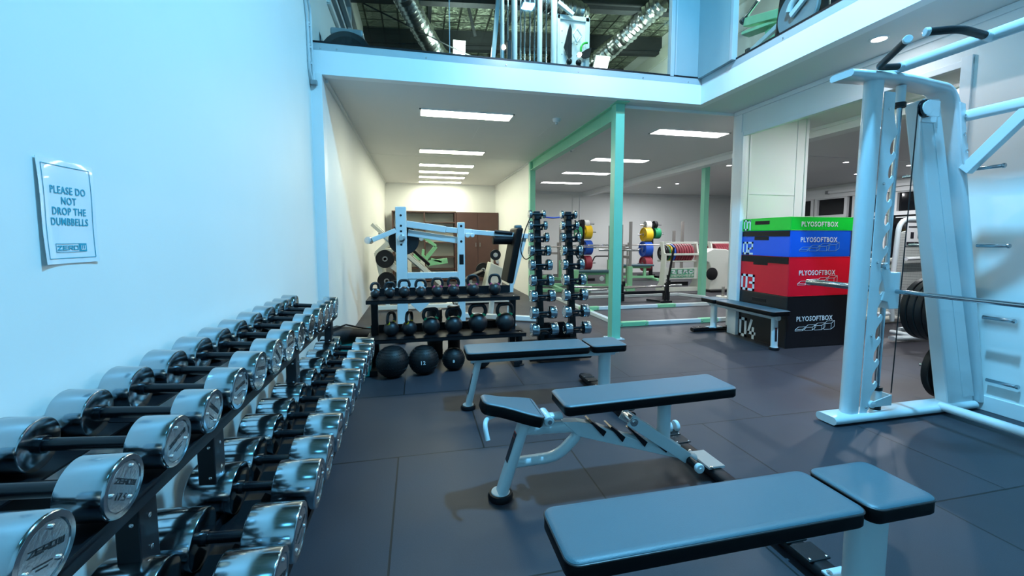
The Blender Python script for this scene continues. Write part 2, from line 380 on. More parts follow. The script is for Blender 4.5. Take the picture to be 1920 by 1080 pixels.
def bolt(mb, p, axis, r=0.007, h=0.005): return mb.lathe([(r, 0), (r, h * .6), (r * .6, h), (0.00001, h)], p, axis, 10)

# ================================================================== SETTING
CZ = 2.88; FY = 4.63; FX = 3.38; WX = 4.05; BY = 14.2; UF = 3.18
struct('floor', MB().box(-1.2, 12.7, -3.2, 14.4, -0.1, 0), 'floor')
struct('wall_left', MB().box(-1.15, -1.0, -3.2, FY + .12, 0, 5.6), 'wall')
struct('wall_annex_left', MB().box(-1.15, -0.9, FY + .12, 12.95, 0, CZ), 'wall')
struct('trim_1', MB().box(-1.0, -0.895, FY - .02, FY + .13, 0, CZ), 'trim')         # pilaster
struct('wall_back', MB().box(-1.15, 2.46, 12.95, 13.1, 0, CZ), 'wall')
struct('wall_annex_right', MB().box(2.36, 2.46, 8.85, BY, 0, CZ), 'wall')
struct('wall_far', MB().box(2.46, 12.7, BY, BY + .15, 0, CZ), 'wall')
# right wall with wide opening, then the corner post and the short return wall
RW = MB().box(WX, WX + .14, -3.2, 2.46, 0, CZ).box(WX, WX + .14, 2.46, 4.72, 2.58, CZ)
struct('wall_right', RW, 'wall')
struct('trim_2', MB().box(WX - .012, WX + .10, 4.70, 4.82, 0, CZ).box(WX - .02, WX + .03, 4.66, 4.71, 0, 2.6), 'trim', .004)
PW = MB().box(WX + .10, 5.22, 4.86, 4.98, 0, CZ)
struct('wall_return', PW, 'wall')
struct('trim_3', MB().box(4.33, 5.05, 4.852, 4.862, 1.845, 1.865).box(5.06, 5.075, 4.85, 4.862, 0, CZ).box(4.31, 4.33, 4.85, 4.862, 0, CZ).box(5.2, 5.24, 4.845, 4.99, 0, CZ), 'trim')
struct('baseboard_right', MB().box(WX - .015, WX, -3.2, 2.46, 0, 0.11).box(WX - .02, WX - .0, 2.40, 2.47, 0, 2.62), 'trim', .003)
struct('trim_4', MB().box(WX - .02, WX, -3.2, FY + .2, CZ - .05, CZ - .002).box(2.5, WX, FY + .22, FY + .25, CZ - .035, CZ).box(WX - .012, WX, 2.4, 4.7, 2.55, 2.6), 'trim', .003)
struct('wall_behind', MB().box(-1.15, WX + .1, -3.35, -3.2, 0, 5.6), 'wall')
# ceiling over annex, big room and under the gallery
C_ = MB().box(-1.15, FX + .1, FY + .1, BY + .1, CZ, CZ + .1).box(FX + .1, 12.7, -3.2, BY + .1, CZ, CZ + .1)
struct('ceiling', C_, 'ceil')
struct('trim_5', MB().box(-0.9, 2.3, 8.65, 8.66, CZ - .003, CZ).box(-0.9, -.87, FY + .15, 12.95, CZ - .03, CZ).box(2.33, 2.36, 8.85, 12.95, CZ - .03, CZ).box(-.9, 2.36, 12.92, 12.95, CZ - .03, CZ)
       .box(.9, .905, 6.2, 7.0, CZ - .002, CZ).box(1.9, 1.905, 5.6, 6.6, CZ - .002, CZ), 'trim')
struct('trim_6', MB().box(5.72, 5.94, 2.0, BY, CZ - .14, CZ).box(5.70, 5.72, 2.0, BY, CZ - .05, CZ), 'trim', .004)     # ceiling downstand
struct('trim_7', MB().box(2.46, 12.5, BY - .06, BY, CZ - .08, CZ).box(5.94, 12.5, 6.95, 6.97, CZ - .01, CZ).box(5.62, 5.66, BY - .03, BY, 0, CZ), 'trim')
struct('wall_far_right', MB().box(12.5, 12.65, -3.2, BY, 2.52, CZ).box(12.5, 12.65, -3.2, 7.5, 0, 2.52), 'wall')
struct('wall_side_room', MB().box(WX + .14, 12.6, -3.35, -3.2, 0, CZ), 'wall')
# gallery edge (fascia), with the cap channel and its screws
F_ = MB().box(-1.0, FX, FY, FY + .1, CZ, UF - .07).box(FX, FX + .1, -3.2, FY + .1, CZ, UF - .07)
struct('trim_8', F_, 'fascia')
CP = MB().box(-1.0, FX, FY - .001, FY + .1, UF - .07, UF).box(FX - .001, FX + .1, -3.2, FY + .1, UF - .07, UF)
struct('trim_9', CP, 'captrim', 0)
sc = MB()
for x in (-.9, -.75, .12, .97, 1.8, 2.6, 3.2): bolt(sc, (x, FY - .006, UF - .05), (0, -1, 0), .006, .005)
for y in (4.2, 3.45, 2.6): bolt(sc, (FX - .006, y, UF - .045), (-1, 0, 0), .006, .005)
struct('trim_10', sc, 'chromeb')
struct('trim_11', MB().box(-.99, FX - .02, FY - .004, FY + .03, UF, UF + .018).box(FX - .004, FX + .03, -3.2, FY, UF, UF + .018), 'black')
struct('floor_gallery', MB().box(-1.15, FX, FY + .1, 13.1, UF - .1, UF - .01).box(FX + .1, 5.8, -3.2, 13.1, UF - .1, UF - .01).box(FX, FX + .1, FY + .1, 13.1, UF - .1, UF - .01), 'rubber')
# glass panes of the gallery
for i, (a, b) in enumerate(((-.98, .36), (.37, 1.66), (1.67, 2.94))):
    struct('window_%d' % (i + 1), MB().box(a, b, FY + .01, FY + .022, UF + .01, 5.6), 'glass')
for i, (a, b) in enumerate(((-3.2, 1.2), (1.21, 4.05))):
    struct('window_%d' % (i + 4), MB().box(FX + .01, FX + .022, a, b, UF + .01, 5.6), 'glass')
struct('trim_12', MB().box(.362, .368, FY + .008, FY + .024, UF, 5.6), 'captrim')
# boxed corner column
struct('trim_13', MB().box(2.99, FX, FY + .004, FY + .05, UF, 5.6).box(FX - .05, FX, 4.09, FY + .05, UF, 5.6), 'column')
struct('trim_14', MB().box(2.955, 3.0, FY - .01, FY + .06, UF, 5.6).box(FX - .055, FX + .012, 4.06, 4.10, UF, 5.6).box(3.02, 3.035, FY - .004, FY, UF, 5.6), 'captrim', .008)
# upstairs shell
struct('wall_upstairs_right', MB().box(5.7, 5.8, -3.2, 13.1, UF, 6.1), 'wall')
struct('wall_upstairs_left', MB().box(-1.15, -1.0, FY + .12, 13.1, UF, 4.05).box(-1.15, -1.0, FY + .12, 13.1, 4.95, 5.6).box(-1.15, -1.0, FY + .12, 5.6, 4.05, 4.95), 'wall')
struct('wall_upstairs_back', MB().box(-1.15, 5.8, 13.1, 13.2, UF, 6.1), 'ceil')
R_ = MB()
for j in range(1):
    R_.hexa([(-1.2, -3.3, 5.5), (5.8, -3.3, 6.0), (5.8, 13.2, 6.0), (-1.2, 13.2, 5.5)], [(-1.2, -3.3, 5.6), (5.8, -3.3, 6.1), (5.8, 13.2, 6.1), (-1.2, 13.2, 5.6)])
struct('ceiling_upstairs', R_, 'foil')
for k, y in enumerate((5.9, 7.5, 9.3, 11.2, 12.7)):
    b = MB(); b.hexa([(-1.0, y, 5.12), (5.7, y, 5.60), (5.7, y + .16, 5.60), (-1.0, y + .16, 5.12)], [(-1.0, y, 5.5), (5.7, y, 5.98), (5.7, y + .12, 5.98), (-1.0, y + .12, 5.5)])
    b.hexa([(-1.0, y - .05, 5.2), (5.7, y - .05, 5.66), (5.7, y + .17, 5.66), (-1.0, y + .17, 5.2)], [(-1.0, y - .05, 5.22), (5.7, y - .05, 5.68), (5.7, y + .17, 5.68), (-1.0, y + .17, 5.22)])
    struct('trim_%d' % (15 + k), b, 'beam')
pl = MB()
for x in (0.3, 1.9, 3.4, 4.8): pl.bar((x, 4.8, 5.5 + .07 * (x + 1)), (x, 13, 5.5 + .07 * (x + 1)), .07, .1)
for x, y, L in ((1.0, 8.2, .5), (1.5, 8.2, .45), (2.2, 10.1, .5), (.9, 10.1, .4)): pl.bar((x, y, 5.55), (x + .12, y, 5.55 - L), .03, .05)
pl.tube([(-.8, 7.6, 5.1), (.6, 7.8, 4.65), (1.6, 8.0, 4.4)], .012, 8)
struct('trim_20', pl, 'beam')
def duct(pts, r, label, seed):
    rr_ = random.Random(seed); P_ = round_path(pts, .5, 10); out = []; sc_ = []
    for a_, b_ in zip(P_, P_[1:]):
        n_ = max(1, int((b_ - a_).length / .045))
        for k_ in range(n_): out.append(a_ + (b_ - a_) * k_ / n_)
    sc_ = [1 + (.10 if k_ % 2 else -.05) + rr_.uniform(-.05, .05) for k_ in range(len(out))]
    m_ = MB().sweep(out, [(r * math.cos(2 * PI * k_ / 20), r * math.sin(2 * PI * k_ / 20)) for k_ in range(20)], smooth=True, scales=sc_)
    return tag(m_.build('air_duct', 'duct'), label, 'air duct', 'foil air ducts under the upstairs roof')
duct([(-.5, 6.2, 5.25), (.0, 7.6, 5.0), (.5, 8.9, 4.85), (2.2, 10.6, 4.7)], .17, 'crinkled silver duct hanging under the roof behind the left upstairs glass', 1)
duct([(1.0, 6.4, 5.35), (2.0, 7.0, 5.15), (3.0, 7.4, 5.25)], .16, 'crinkled silver duct crossing above the upstairs cable machine', 2)
duct([(4.4, 7.2, 5.55), (3.9, 8.6, 5.1), (3.2, 10.4, 4.9)], .17, 'crinkled silver duct hanging right of the upstairs white panel', 3)
struct('trim_21', MB().bar((5.66, 4.8, 5.55), (5.66, 13, 5.55), .05, .28).bar((5.62, 4.8, 4.9), (5.62, 13, 4.9), .02, .03), 'cream')
# left high window strip upstairs
wf = MB()
for z in (4.07, 4.30, 4.62, 4.93): wf.box(-1.02, -.96, 5.6, 13.0, z - .03, z + .03)
for y in (5.62, 7.4, 9.2, 11): wf.box(-1.02, -.965, y - .04, y + .04, 4.05, 4.95)
struct('window_6', wf, 'trim'); struct('window_7', MB().box(-1.10, -1.08, 5.6, 13, 4.05, 4.95), 'glass_dark')
# far right night windows
for i, (a, b) in enumerate(((11.2, 12.2), (12.25, 14.1), (10.1, 11.15), (9.0, 9.95), (7.6, 8.85))):
    wf = MB().box(12.42, 12.5, a, b, 1.88, 1.98).box(12.42, 12.5, a, b, 2.47, 2.53).box(12.42, 12.5, a, a + .09, 1.98, 2.47).box(12.42, 12.5, b - .09, b, 1.98, 2.47)
    wf.box(12.42, 12.5, a, b, 0, .12).box(12.42, 12.5, a, a + .05, .1, 1.9)
    wf.box(12.40, 12.42, a + .02, b - .1, 1.80, 1.83)
    struct('window_%d' % (8 + i), wf, 'trim')
struct('window_13', MB().box(12.5, 12.55, 7.5, BY, 0, 2.52), 'glass_dark')
struct('trim_22', MB().box(12.36, 12.5, 7.5, BY, 2.50, CZ - .1), 'trim')

# ------------------------------------------------------------------ green steelwork
def hcol(mb, x, y, z0, z1, w=.115, d=.12, t=.012):
    return mb.box(x - w / 2, x + w / 2, y - d / 2, y + d / 2, z0, z1)
def green_post(x, y, label, base=True):
    t = thing('steel_post', label, 'steel post', (x, y, 0), 0, None)
    hcol(MB(), 0, 0, 0.008 if base else 0, CZ - .0).build('column', 'green', t, .002)
    if not base: return t
    p = MB().box(-.1, .1, -.1, .1, 0, .008)
    p.build('base_plate', 'steelw', t)
    b = MB()
    for sx in (-1, 1):
        for sy in (-1, 1): bolt(b, (sx * .08, sy * .08, .008), (0, 0, 1), .009, .01)
    b.builds('anchor_bolt', 'chromeb', t); return t
green_post(2.40, 4.84, 'turquoise-green steel post standing alone at the corner where the green ceiling beam ends')
green_post(2.40, 8.79, 'green steel post at the far end of the ceiling beam, against the annex wall corner', False)
green_post(5.98, 7.94, 'green steel post out in the back room, beside the white plate rack')
gb = MB().box(2.34, 2.46, 4.9, 8.73, CZ - .19, CZ - .178).box(2.34, 2.46, 4.9, 8.73, CZ - .012, CZ).box(2.394, 2.406, 4.9, 8.73, CZ - .18, CZ)
gb.box(2.32, 2.48, 4.70, 4.9, CZ - .012, CZ)
tag(gb.build('ceiling_beam', 'green', None, .002), 'green steel beam under the ceiling running back from the turquoise post', 'beam')

# ------------------------------------------------------------------ lights
def panel(x, y, label, m, group, n=0):
    t = thing('ceiling_light', label, 'ceiling light', (x, y, CZ), 0, group)
    MB().box(-.59, .59, -.14, .14, -.010, -.004).build('diffuser', m, t)
    f = MB().box(-.61, .61, -.16, -.14, -.012, 0).box(-.61, .61, .14, .16, -.012, 0).box(-.61, -.59, -.16, .16, -.012, 0).box(.59, .61, -.16, .16, -.012, 0)
    f.build('frame', 'trim', t); return t
ordw = ['nearest', 'second nearest', 'third nearest', 'fourth nearest', 'fifth nearest', 'farthest']
for i, y in enumerate((5.68, 8.12, 9.63, 10.59, 11.48, 12.44)):
    panel(.66, y, 'long light panel over the left annex, %s of its row of six' % ordw[i], 'lamp', 'annex ceiling panels')
for i, y in enumerate((5.88, 8.18, 9.98, 11.83)):
    panel(4.12, y, 'long light panel right of the green beam, %s of its row of four' % ['nearest', 'second nearest', 'third nearest', 'farthest'][i], 'lampc', 'right room ceiling panels')
dl = [(3.69, 2.82, 'round downlight in the soffit under the gallery, above the pull-up handles'), (6.78, 8.23, 'round downlight in the far ceiling between the green post and the white corner post'),
      (7.52, 11.25, 'round far downlight left of the second green post, right one of a close pair'), (7.51, 12.19, 'round far downlight left of the second green post, left one of a close pair'),
      (6.71, 4.87, 'round downlight seen behind the toothed upright of the smith machine'), (8.93, 7.34, 'round downlight in the side room ceiling above the stacked boxes'),
      (10.81, 8.59, 'round downlight in the side room just above the dark windows'), (10.69, 7.34, 'round downlight in the side room just left of the slanted smith machine upright'),
      (8.9, 3.0, 'round downlight in the side room ceiling hidden behind the slanted upright'), (7.4, 9.8, 'round downlight in the far ceiling next to the white corner post')]
dl.append((5.5, 3.3, 'added unseen downlight in the side room, brightening the short return wall'))  # made-up downlight out of view, added to brighten the return wall
for x, y, lb in dl[:8] + dl[9:]:
    dp = 3.5 if x < 4 else (60 if x < 6 else 38)
    ll = bpy.data.lights.new('downlight_lamp', 'AREA'); ll.shape = 'DISK'; ll.size = .09; ll.energy = dp; ll.color = (.95, .96, 1.0)
    lo = bpy.data.objects.new('downlight_lamp', ll); COL.objects.link(lo); lo.location = (x, y, CZ - .012)
    t = thing('downlight', lb, 'downlight', (x, y, CZ), 0, 'recessed downlights')
    MB().lathe([(.05, -.004), (.045, -.006), (.0001, -.006)], (0, 0, 0), (0, 0, 1), 20).build('lens', 'lampd', t)
    MB().lathe([(.052, -.001), (.052, -.008), (.066, -.006), (.068, -.001)], (0, 0, 0), (0, 0, 1), 20).build('rim', 'trim', t)
for x, y, lb in ((1.87, 5.6, 'white dome smoke detector on the ceiling left of the green beam'), (2.72, 7.3, 'white smoke detector under the far part of the green beam')):
    t = thing('smoke_detector', lb, 'smoke detector', (x, y, CZ), 0)
    MB().lathe([(.055, 0), (.055, -.02), (.04, -.045), (.02, -.05), (.0001, -.05)], (0, 0, 0), (0, 0, 1), 20).build('housing', 'trim', t)
    MB().lathe([(.02, -.05), (.018, -.075), (.0001, -.078)], (0, 0, 0), (0, 0, 1), 14).build('sensor', 'wht', t)
def upl(loc, rx, w, h, label):
    t = thing('high_bay_panel', label, 'hanging light', loc, 0, 'lights over the upper gym'); t.rotation_euler = (-rx, 0, 0.0)
    MB().box(-w / 2, w / 2, -h / 2, h / 2, -.02, -.012).build('diffuser', 'lampu', t)
    MB().box(-w / 2 - .015, w / 2 + .015, -h / 2 - .015, h / 2 + .015, -.012, .03).build('housing', 'trim', t); return t
upl((.83, 8.3, 4.83), 1.15, .2, .26, 'small glowing light panel seen low through the glass in the dark upper gym, leftmost one')
upl((3.02, 8.25, 5.60), 0.9, .30, .34, 'glowing light panel behind the glass, above the upstairs white machine panel')
upl((3.72, 8.3, 4.82), 0.9, .28, .26, 'glowing light panel just right of the upstairs white machine panel')
upl((2.62, 7.8, 5.18), 1.15, .14, .40, 'glowing light panel seen between the upstairs steel tubes')
area('upper_gym_light', (1.0, 7.6, 4.4), .5, 55, (0.75, 0.95, 0.8), (1.2, 9, 5.8))
area('upper_gym_light', (4.2, 7.2, 4.5), .5, 70, (0.75, 0.95, 0.8), (4.4, 9.5, 5.9))
area('upper_gym_light', (4.7, 3.8, 5.4), .4, 90, (0.8, 1.0, 0.88), (4.9, 4.4, 3.4))
area('upper_gym_light', (2.0, 5.6, 5.3), .4, 45, (0.7, 0.95, 0.95), (2, 6.2, 3.2))

# ================================================================== DUMBBELLS
def dumbbell(D, L, W, label, group, letters=False, hr=.0155, plate=None, name='dumbbell'):
    t = thing(name, label, 'dumbbell', (0, 0, 0), 0, group)
    MB().cyl((-L / 2 + W * .9, 0, 0), (L / 2 - W * .9, 0, 0), hr, 16).cyl((-L / 2 + W * .98, 0, 0), (-L / 2 + W + .012, 0, 0), hr * 1.35, 16).cyl((L / 2 - W - .012, 0, 0), (L / 2 - W * .98, 0, 0), hr * 1.35, 16).build('handle', 'blackg', t)
    r = D / 2
    for s in (-1, 1):
        prof = [(hr, W), (r * .93, W), (r - .0015, W - .0015), (r, W - .005), (r, .005), (r - .0015, .0015), (r * .955, 0), (r * .80, 0), (r * .78, .0035), (r * .00001, .0035)]
        h = MB().lathe(prof, (s * L / 2, 0, 0), (-s, 0, 0), 40 if D > .1 else 24).build('head', 'chrome', t)
        e = MB(); xx = s * (L / 2 - .0030)
        e.lathe([(r * .76, 0), (r * .75, .0015), (.0001, .0015)], (xx, 0, 0), (s, 0, 0), 32)
        for k in range(3):
            a = PI / 2 + k * 2 * PI / 3; bolt(e, (xx + s * .001, r * .6 * math.cos(a), r * .6 * math.sin(a)), (s, 0, 0), r * .075, .005)
        e.build('end_plate', 'chromeb', h)
        if letters and s > 0:
            m = logo('ZERO', (0, 0, 0), (1, 0, 0), (0, 1, 0), r * .17, r * .14, r * .06, r * .035, .0008)
            m = logo('w', (r * .96, 0, 0), (1, 0, 0), (0, 1, 0), r * .15, r * .14, 0, r * .035, .0008, m)
            mt = frame((xx + .0016, -r * .55, r * .06), (0, 1, 0), (0, 0, 1))
            me = m.build('lettering', 'etch', h); me.data.transform(mt)
            if plate: lettering(plate, r * .32, 'etch', frame((xx + .0016, 0, -r * .32), (0, 1, 0), (0, 0, 1)), h)
            else:
                b = MB().box(-r * .3, r * .3, -r * .02, r * .02, 0, .0008).box(-r * .18, r * .18, -r * .12, -r * .08, 0, .0008).box(-r * .4, r * .4, r * .32, r * .345, 0, .0008)
                b2 = b.build('engraving', 'etch', h); b2.data.transform(frame((xx + .0014, 0, -r * .25), (0, 1, 0), (0, 0, 1)))
    return t
TILT = 0.078
topy = [.80, .99, 1.19, 1.38, 1.575, 1.77, 1.97, 2.16, 2.36, 2.58, 2.80, 2.985, 3.14, 3.33]
topd = [.128, .128, .127, .127, .14, .148, .153, .153, .153, .153, .153, .150, .149, .147]
def ordinal(i, n):
    w = ['nearest', 'second', 'third', 'fourth', 'fifth', 'sixth', 'seventh', 'eighth', 'ninth', 'tenth', 'eleventh', 'twelfth', 'thirteenth', 'fourteenth']
    return 'nearest the camera' if i == 0 else ('farthest from the camera' if i == n - 1 else w[i] + ' from the camera end')
Lt = .37
proto = {}
for i, (y, D) in enumerate(zip(topy, topd)):
    extra = {0: ', cut off by the frame', 1: ', marked 17.5'}.get(i, '')
    lb = 'upper-tier chrome dumbbell on the wall rack, %s%s' % (ordinal(i, 14), extra)
    t = dumbbell(D, Lt, .085 if i < 5 else .092, lb, 'chrome dumbbells on the upper rack tier', i < 9, plate='17.5' if i == 1 else None)
    t.location = (-.60 - Lt / 2 + .002, y, .75 + (Lt / 2) * math.sin(TILT)); t.rotation_euler = (0, 0, 0)
    t.rotation_euler = Euler((random.uniform(-.8, .8), TILT, 0), 'XYZ')
loy = [.90, 1.09, 1.28, 1.53, 1.71, 1.93, 2.12, 2.33, 2.58, 2.81, 3.0, 3.22, 3.39]
lod = [.165, .16, .16, .162, .165, .165, .160, .165, .167, .168, .168, .168, .168]
Ll = .385
for i, (y, D) in enumerate(zip(loy, lod)):
    lb = 'heavy lower-tier chrome dumbbell on the wall rack, %s' % ordinal(i, 13)
    t = dumbbell(D, Ll, .135, lb, 'chrome dumbbells on the lower rack tier', i < 7)
    t.location = (-.35 - Ll / 2 + .002, y, .405 + (Ll / 2) * math.sin(TILT)); t.rotation_euler = Euler((random.uniform(-.8, .8), TILT, 0), 'XYZ')
# rack
rk = thing('dumbbell_rack', 'long black two-tier dumbbell rack along the left wall', 'dumbbell rack', (0, 0, 0))
def rail(x0, z0, x1, lip, y0, y1, name, tier, r):
    # angle rail: sloped plate with lips, under the heads
    mb = MB(); a = TILT; d = V((math.cos(a), 0, -math.sin(a))); n = V((math.sin(a), 0, math.cos(a)))
    P0 = V((x0, 0, z0))
    for s0, s1, n0, n1 in ((0, x1 - x0, -.006, 0),) + lip:
        q = [P0 + d * s0 + n * n0, P0 + d * s1 + n * n0, P0 + d * s1 + n * n1, P0 + d * s0 + n * n1]
        mb.hexa([V((p.x, y0, p.z)) for p in q], [V((p.x, y1, p.z)) for p in q])
    return mb.build(name, 'black', tier)
Zt = lambda x: .75 - .071 - (x + .60) * math.sin(TILT)
rail(-.965, Zt(-.965), -.865, ((0, .006, -.03, .02),), .35, 3.47, 'rear_rail', rk, 0)
fr = rail(-.70, Zt(-.70), -.618, ((.076, .082, -.030, .008),), .35, 3.47, 'front_rail', rk, 0)
Zl = lambda x: .405 - .084 - (x + .35) * math.sin(TILT)
rail(-.74, Zl(-.74), -.60, ((0, .006, -.03, .02),), .35, 3.52, 'rear_rail', rk, 0)
rail(-.48, Zl(-.48), -.375, ((.099, .105, -.03, .0),), .35, 3.52, 'front_rail', rk, 0)
def upright(y):
    m = MB()
    m.bar((-.665, y, 0.05), (-.665, y, .66), .05, .07, (0, 1, 0))
    m.build('upright', 'black', rk, .003)
    m = MB().bar((-.665, y, .655), (-.97, y, .68), .05, .06).build('bracket', 'black', rk)
    m = MB().bar((-.40, y, .29), (-.76, y, .32), .05, .05).bar((-.70, y, .33), (-.70, y, .06), .05, .06, (0, 1, 0)).build('bracket', 'black', rk)
    m = MB().bar((-.98, y, .03), (-.50, y, .03), .07, .06).build('foot', 'black', rk, .004)
    b = MB()
    for z in (.50, .60): bolt(b, (-.655, y - .0352, z), (0, -1, 0), .005, .003)
    for z in (.52, .60): bolt(b, (-.639, y, z), (1, 0, 0), .006, .003)
    b.builds('bolt', 'chromeb', rk)
for y in (.62, 1.13, 1.50, 2.42, 3.36): upright(y)
ct = MB().bar((-.555, .35, .335), (-.555, 3.52, .335), .15, .010)
ct.bar((-.63, .35, .345), (-.63, 3.52, .345), .008, .05).bar((-.48, .35, .335), (-.48, 3.52, .335), .008, .05)
ct.build('center_tray', 'black', rk)
sd = MB()
for y in loy:
    for dx in (-.09, .0, .09):
        pass
    sd.hexa([(-.60, y - .06, .34), (-.51, y - .06, .34), (-.51, y + .06, .34), (-.60, y + .06, .34)], [(-.58, y - .02, .385), (-.53, y - .02, .382), (-.53, y + .02, .382), (-.58, y + .02, .385)])
sd.builds('saddle', 'black', rk)
# clamp screws glinting between the heads
b = MB()
for y in loy: bolt(b, (-.50, y + .10, .36), (.5, -.6, .6), .006, .012)
b.builds('screw', 'chromeb', rk)

# ================================================================== KETTLEBELLS
def kettlebell(x, y, z, r, top, rot, band, label, group):
    t = thing('kettlebell', label, 'kettlebell', (x, y, z), rot, group)
    c = r * .92
    MB().ball((0, 0, c), r, 32, 20, flat=.08).build('body', 'iron', t)
    H = top - z; w = r * .80 if r > .06 else r * .85; hr = max(.0135, r * .20)
    pts = round_path([(-w * .62, 0, c + r * .55), (-w * 1.12, 0, c + r * 1.15), (-w * .82, 0, H - hr), (w * .82, 0, H - hr), (w * 1.12, 0, c + r * 1.15), (w * .62, 0, c + r * .55)], r * .62, 8)
    MB().tube(pts, hr, 14, up=(0, 1, 0)).build('handle', 'iron', t)
    if band:
        m = MB()
        for s in (-1, 1):
            p = V((s * w * .70, 0, c + r * .66)); q = V((s * w * .88, 0, c + r * .92)); m.cyl(p, q, hr * 1.12, 14)
        m.build('color_band', band, t)
    return t
kb = [(-.396, .043, .856, 'wht'), (-.264, .049, .858, 'wht'), (-.132, .054, .879, 'wht'), (.021, .052, .877, 'wht'), (.178, .055, .888, 'pink'), (.331, .058, .890, 'pink'), (.521, .062, .912, 'pink'), (.738, .062, .914, 'pink')]
kl = ['smallest black kettlebell at the left end of the upper shelf', 'small black kettlebell, second from left on the upper shelf', 'black kettlebell in front of the white machine upright, third from left on the upper shelf',
      'black kettlebell with grey handle collars, fourth from left on the upper shelf', 'black kettlebell with pink bands, leftmost of the four pink-banded on the upper shelf', 'black kettlebell with pink bands, second of the four pink-banded on the upper shelf',
      'larger kettlebell with pink bands, second from the right on the upper shelf', 'pink-banded kettlebell standing apart at the right end of the upper shelf']
for i, (x, r, top, bd) in enumerate(kb):
    kettlebell(x, 4.1, .703, r, top, (.6, .3, .1, .05, .1, 0, .1, -.1)[i], bd, kl[i], 'kettlebells on the upper shelf')
kb2 = [(-.257, .072, .579, 'yel', 1.05), (-.092, .072, .578, 'yel', 1.15), (.111, .087, .602, 'grn', .25), (.327, .086, .599, 'grn', .35), (.565, .095, .626, 'grn', .1), (.837, .094, .628, 'grn', .1)]
kl2 = ['yellow-banded kettlebell with turned handle at the left end of the lower shelf', 'yellow-banded kettlebell with turned handle, second from left on the lower shelf', 'green-banded kettlebell right beside the yellow-banded pair on the lower shelf',
       'green-banded kettlebell, middle right of the lower shelf, next to the two largest', 'big black kettlebell, second from the right on the lower shelf', 'big black kettlebell at the right end of the lower shelf']
for i, (x, r, top, bd, ro) in enumerate(kb2):
    kettlebell(x, 4.08, .343, r, top, ro, bd, kl2[i], 'kettlebells on the lower shelf')
kr = thing('kettlebell_rack', 'black two-shelf rack holding the kettlebells', 'kettlebell rack', (.27, 4.1, 0))
for z, x0, x1, y0 in ((.70, -.735, .69, -.15), (.34, -.745, .75, -.17)):
    sh = MB().box(x0, x1, y0, .17, z - .005, z).box(x0, x1, y0, y0 + .005, z - .035, z).build('shelf', 'black', kr)
    MB().box(x0 + .015, x1 - .03, .165, .172, z - .03, z + .075).build('back_lip', 'black', sh)
    b = MB()
    for xx in (x0 + .05, x1 - .05):
        for yy in (y0 + .05, .12): bolt(b, (xx, yy, z), (0, 0, 1), .007, .004)
    b.builds('bolt', 'chromeb', sh)
for x in (-.68, .66):
    MB().bar((x, .10, 0.05), (x, .05, .70), .06, .075, (0, 1, 0)).build('leg', 'black', kr, .003)
    MB().bar((x, -.16, .03), (x, .24, .03), .06, .05).build('foot', 'black', kr, .003)
MB().cyl((.70, -.07, .004), (.70, -.07, .34), .034, 20).lathe([(.055, 0), (.055, .008), (.035, .014), (.034, .05)], (.70, -.07, 0.0), (0, 0, 1), 24).build('post', 'black', kr)
# slam balls
def slam(x, y, r, label, num=None, tread=0, rot=0):
    t = thing('slam_ball', label, 'exercise ball', (x, y, 0), 0, 'slam balls under the kettlebell rack')
    body = MB().ball((0, 0, r * .95), r, 48, 28, flat=.05); n = random.Random(3)
    if tread:
        for j in range(-5, 6):
            la = j * .2
            for k in range(36):
                lo = 2 * PI * k / 36 + (j % 2) * .08
                c = V((math.cos(lo) * math.cos(la), math.sin(lo) * math.cos(la), math.sin(la)))
                if num and c.y < -.86 and abs(c.z - .05) < .34 and abs(c.x) < .4: continue
                p = V((0, 0, r * .95)) + c * r * .998; e = c.cross(V((0, 0, 1))).normalized(); u = e.cross(c).normalized(); dd = (e * .6 + u * (.4 if j % 2 else -.4)).normalized()
                body.bar(p - dd * r * .055, p + dd * r * .055, r * .035, r * .05, c)
    body.build('body', 'rubber', t)
    if num:
        lettering(num, r * .34, 'print_', frame((-.06 * r, -r * 1.004, r * .98), (1, 0, 0), (0, 0, 1)), t, bold=.001)
    return t
slam(-.245, 3.93, .145, 'largest black textured slam ball, leftmost under the kettlebell rack', None, 1)
slam(.035, 3.96, .136, 'black textured slam ball marked 12 under the kettlebell rack', '12', 1)
slam(.318, 4.02, .108, 'smaller black slam ball marked 8 under the kettlebell rack', '8', 1)
slam(.585, 4.02, .10, 'black ball mostly hidden behind the front leg of the flat bench', None, 0)
# dark storage bins standing behind balls
for x, y, w, h, lb in ((.16, 4.45, .16, .52, 'black upright foam roller behind the middle of the kettlebell rack, left of two'), (.36, 4.47, .13, .55, 'black upright foam roller behind the middle of the kettlebell rack, right of two')):
    t = thing('foam_roller', lb, 'foam roller', (x, y, 0), 0, 'foam rollers behind the rack')
    m = MB().cyl((0, 0, 0), (0, 0, h), w / 2, 24, bev=.006)
    for z in [h * k / 6 for k in range(1, 6)]: m.lathe([(w / 2, z - .01), (w / 2 + .003, z), (w / 2, z + .01)], (0, 0, 0), (0, 0, 1), 24)
    m.build('foam', 'rubber', t); MB().lathe([(w * .3, h + .001), (w * .28, h + .002), (.0001, h + .002)], (0, 0, 0), (0, 0, 1), 20).build('end_cap', 'grey', t)
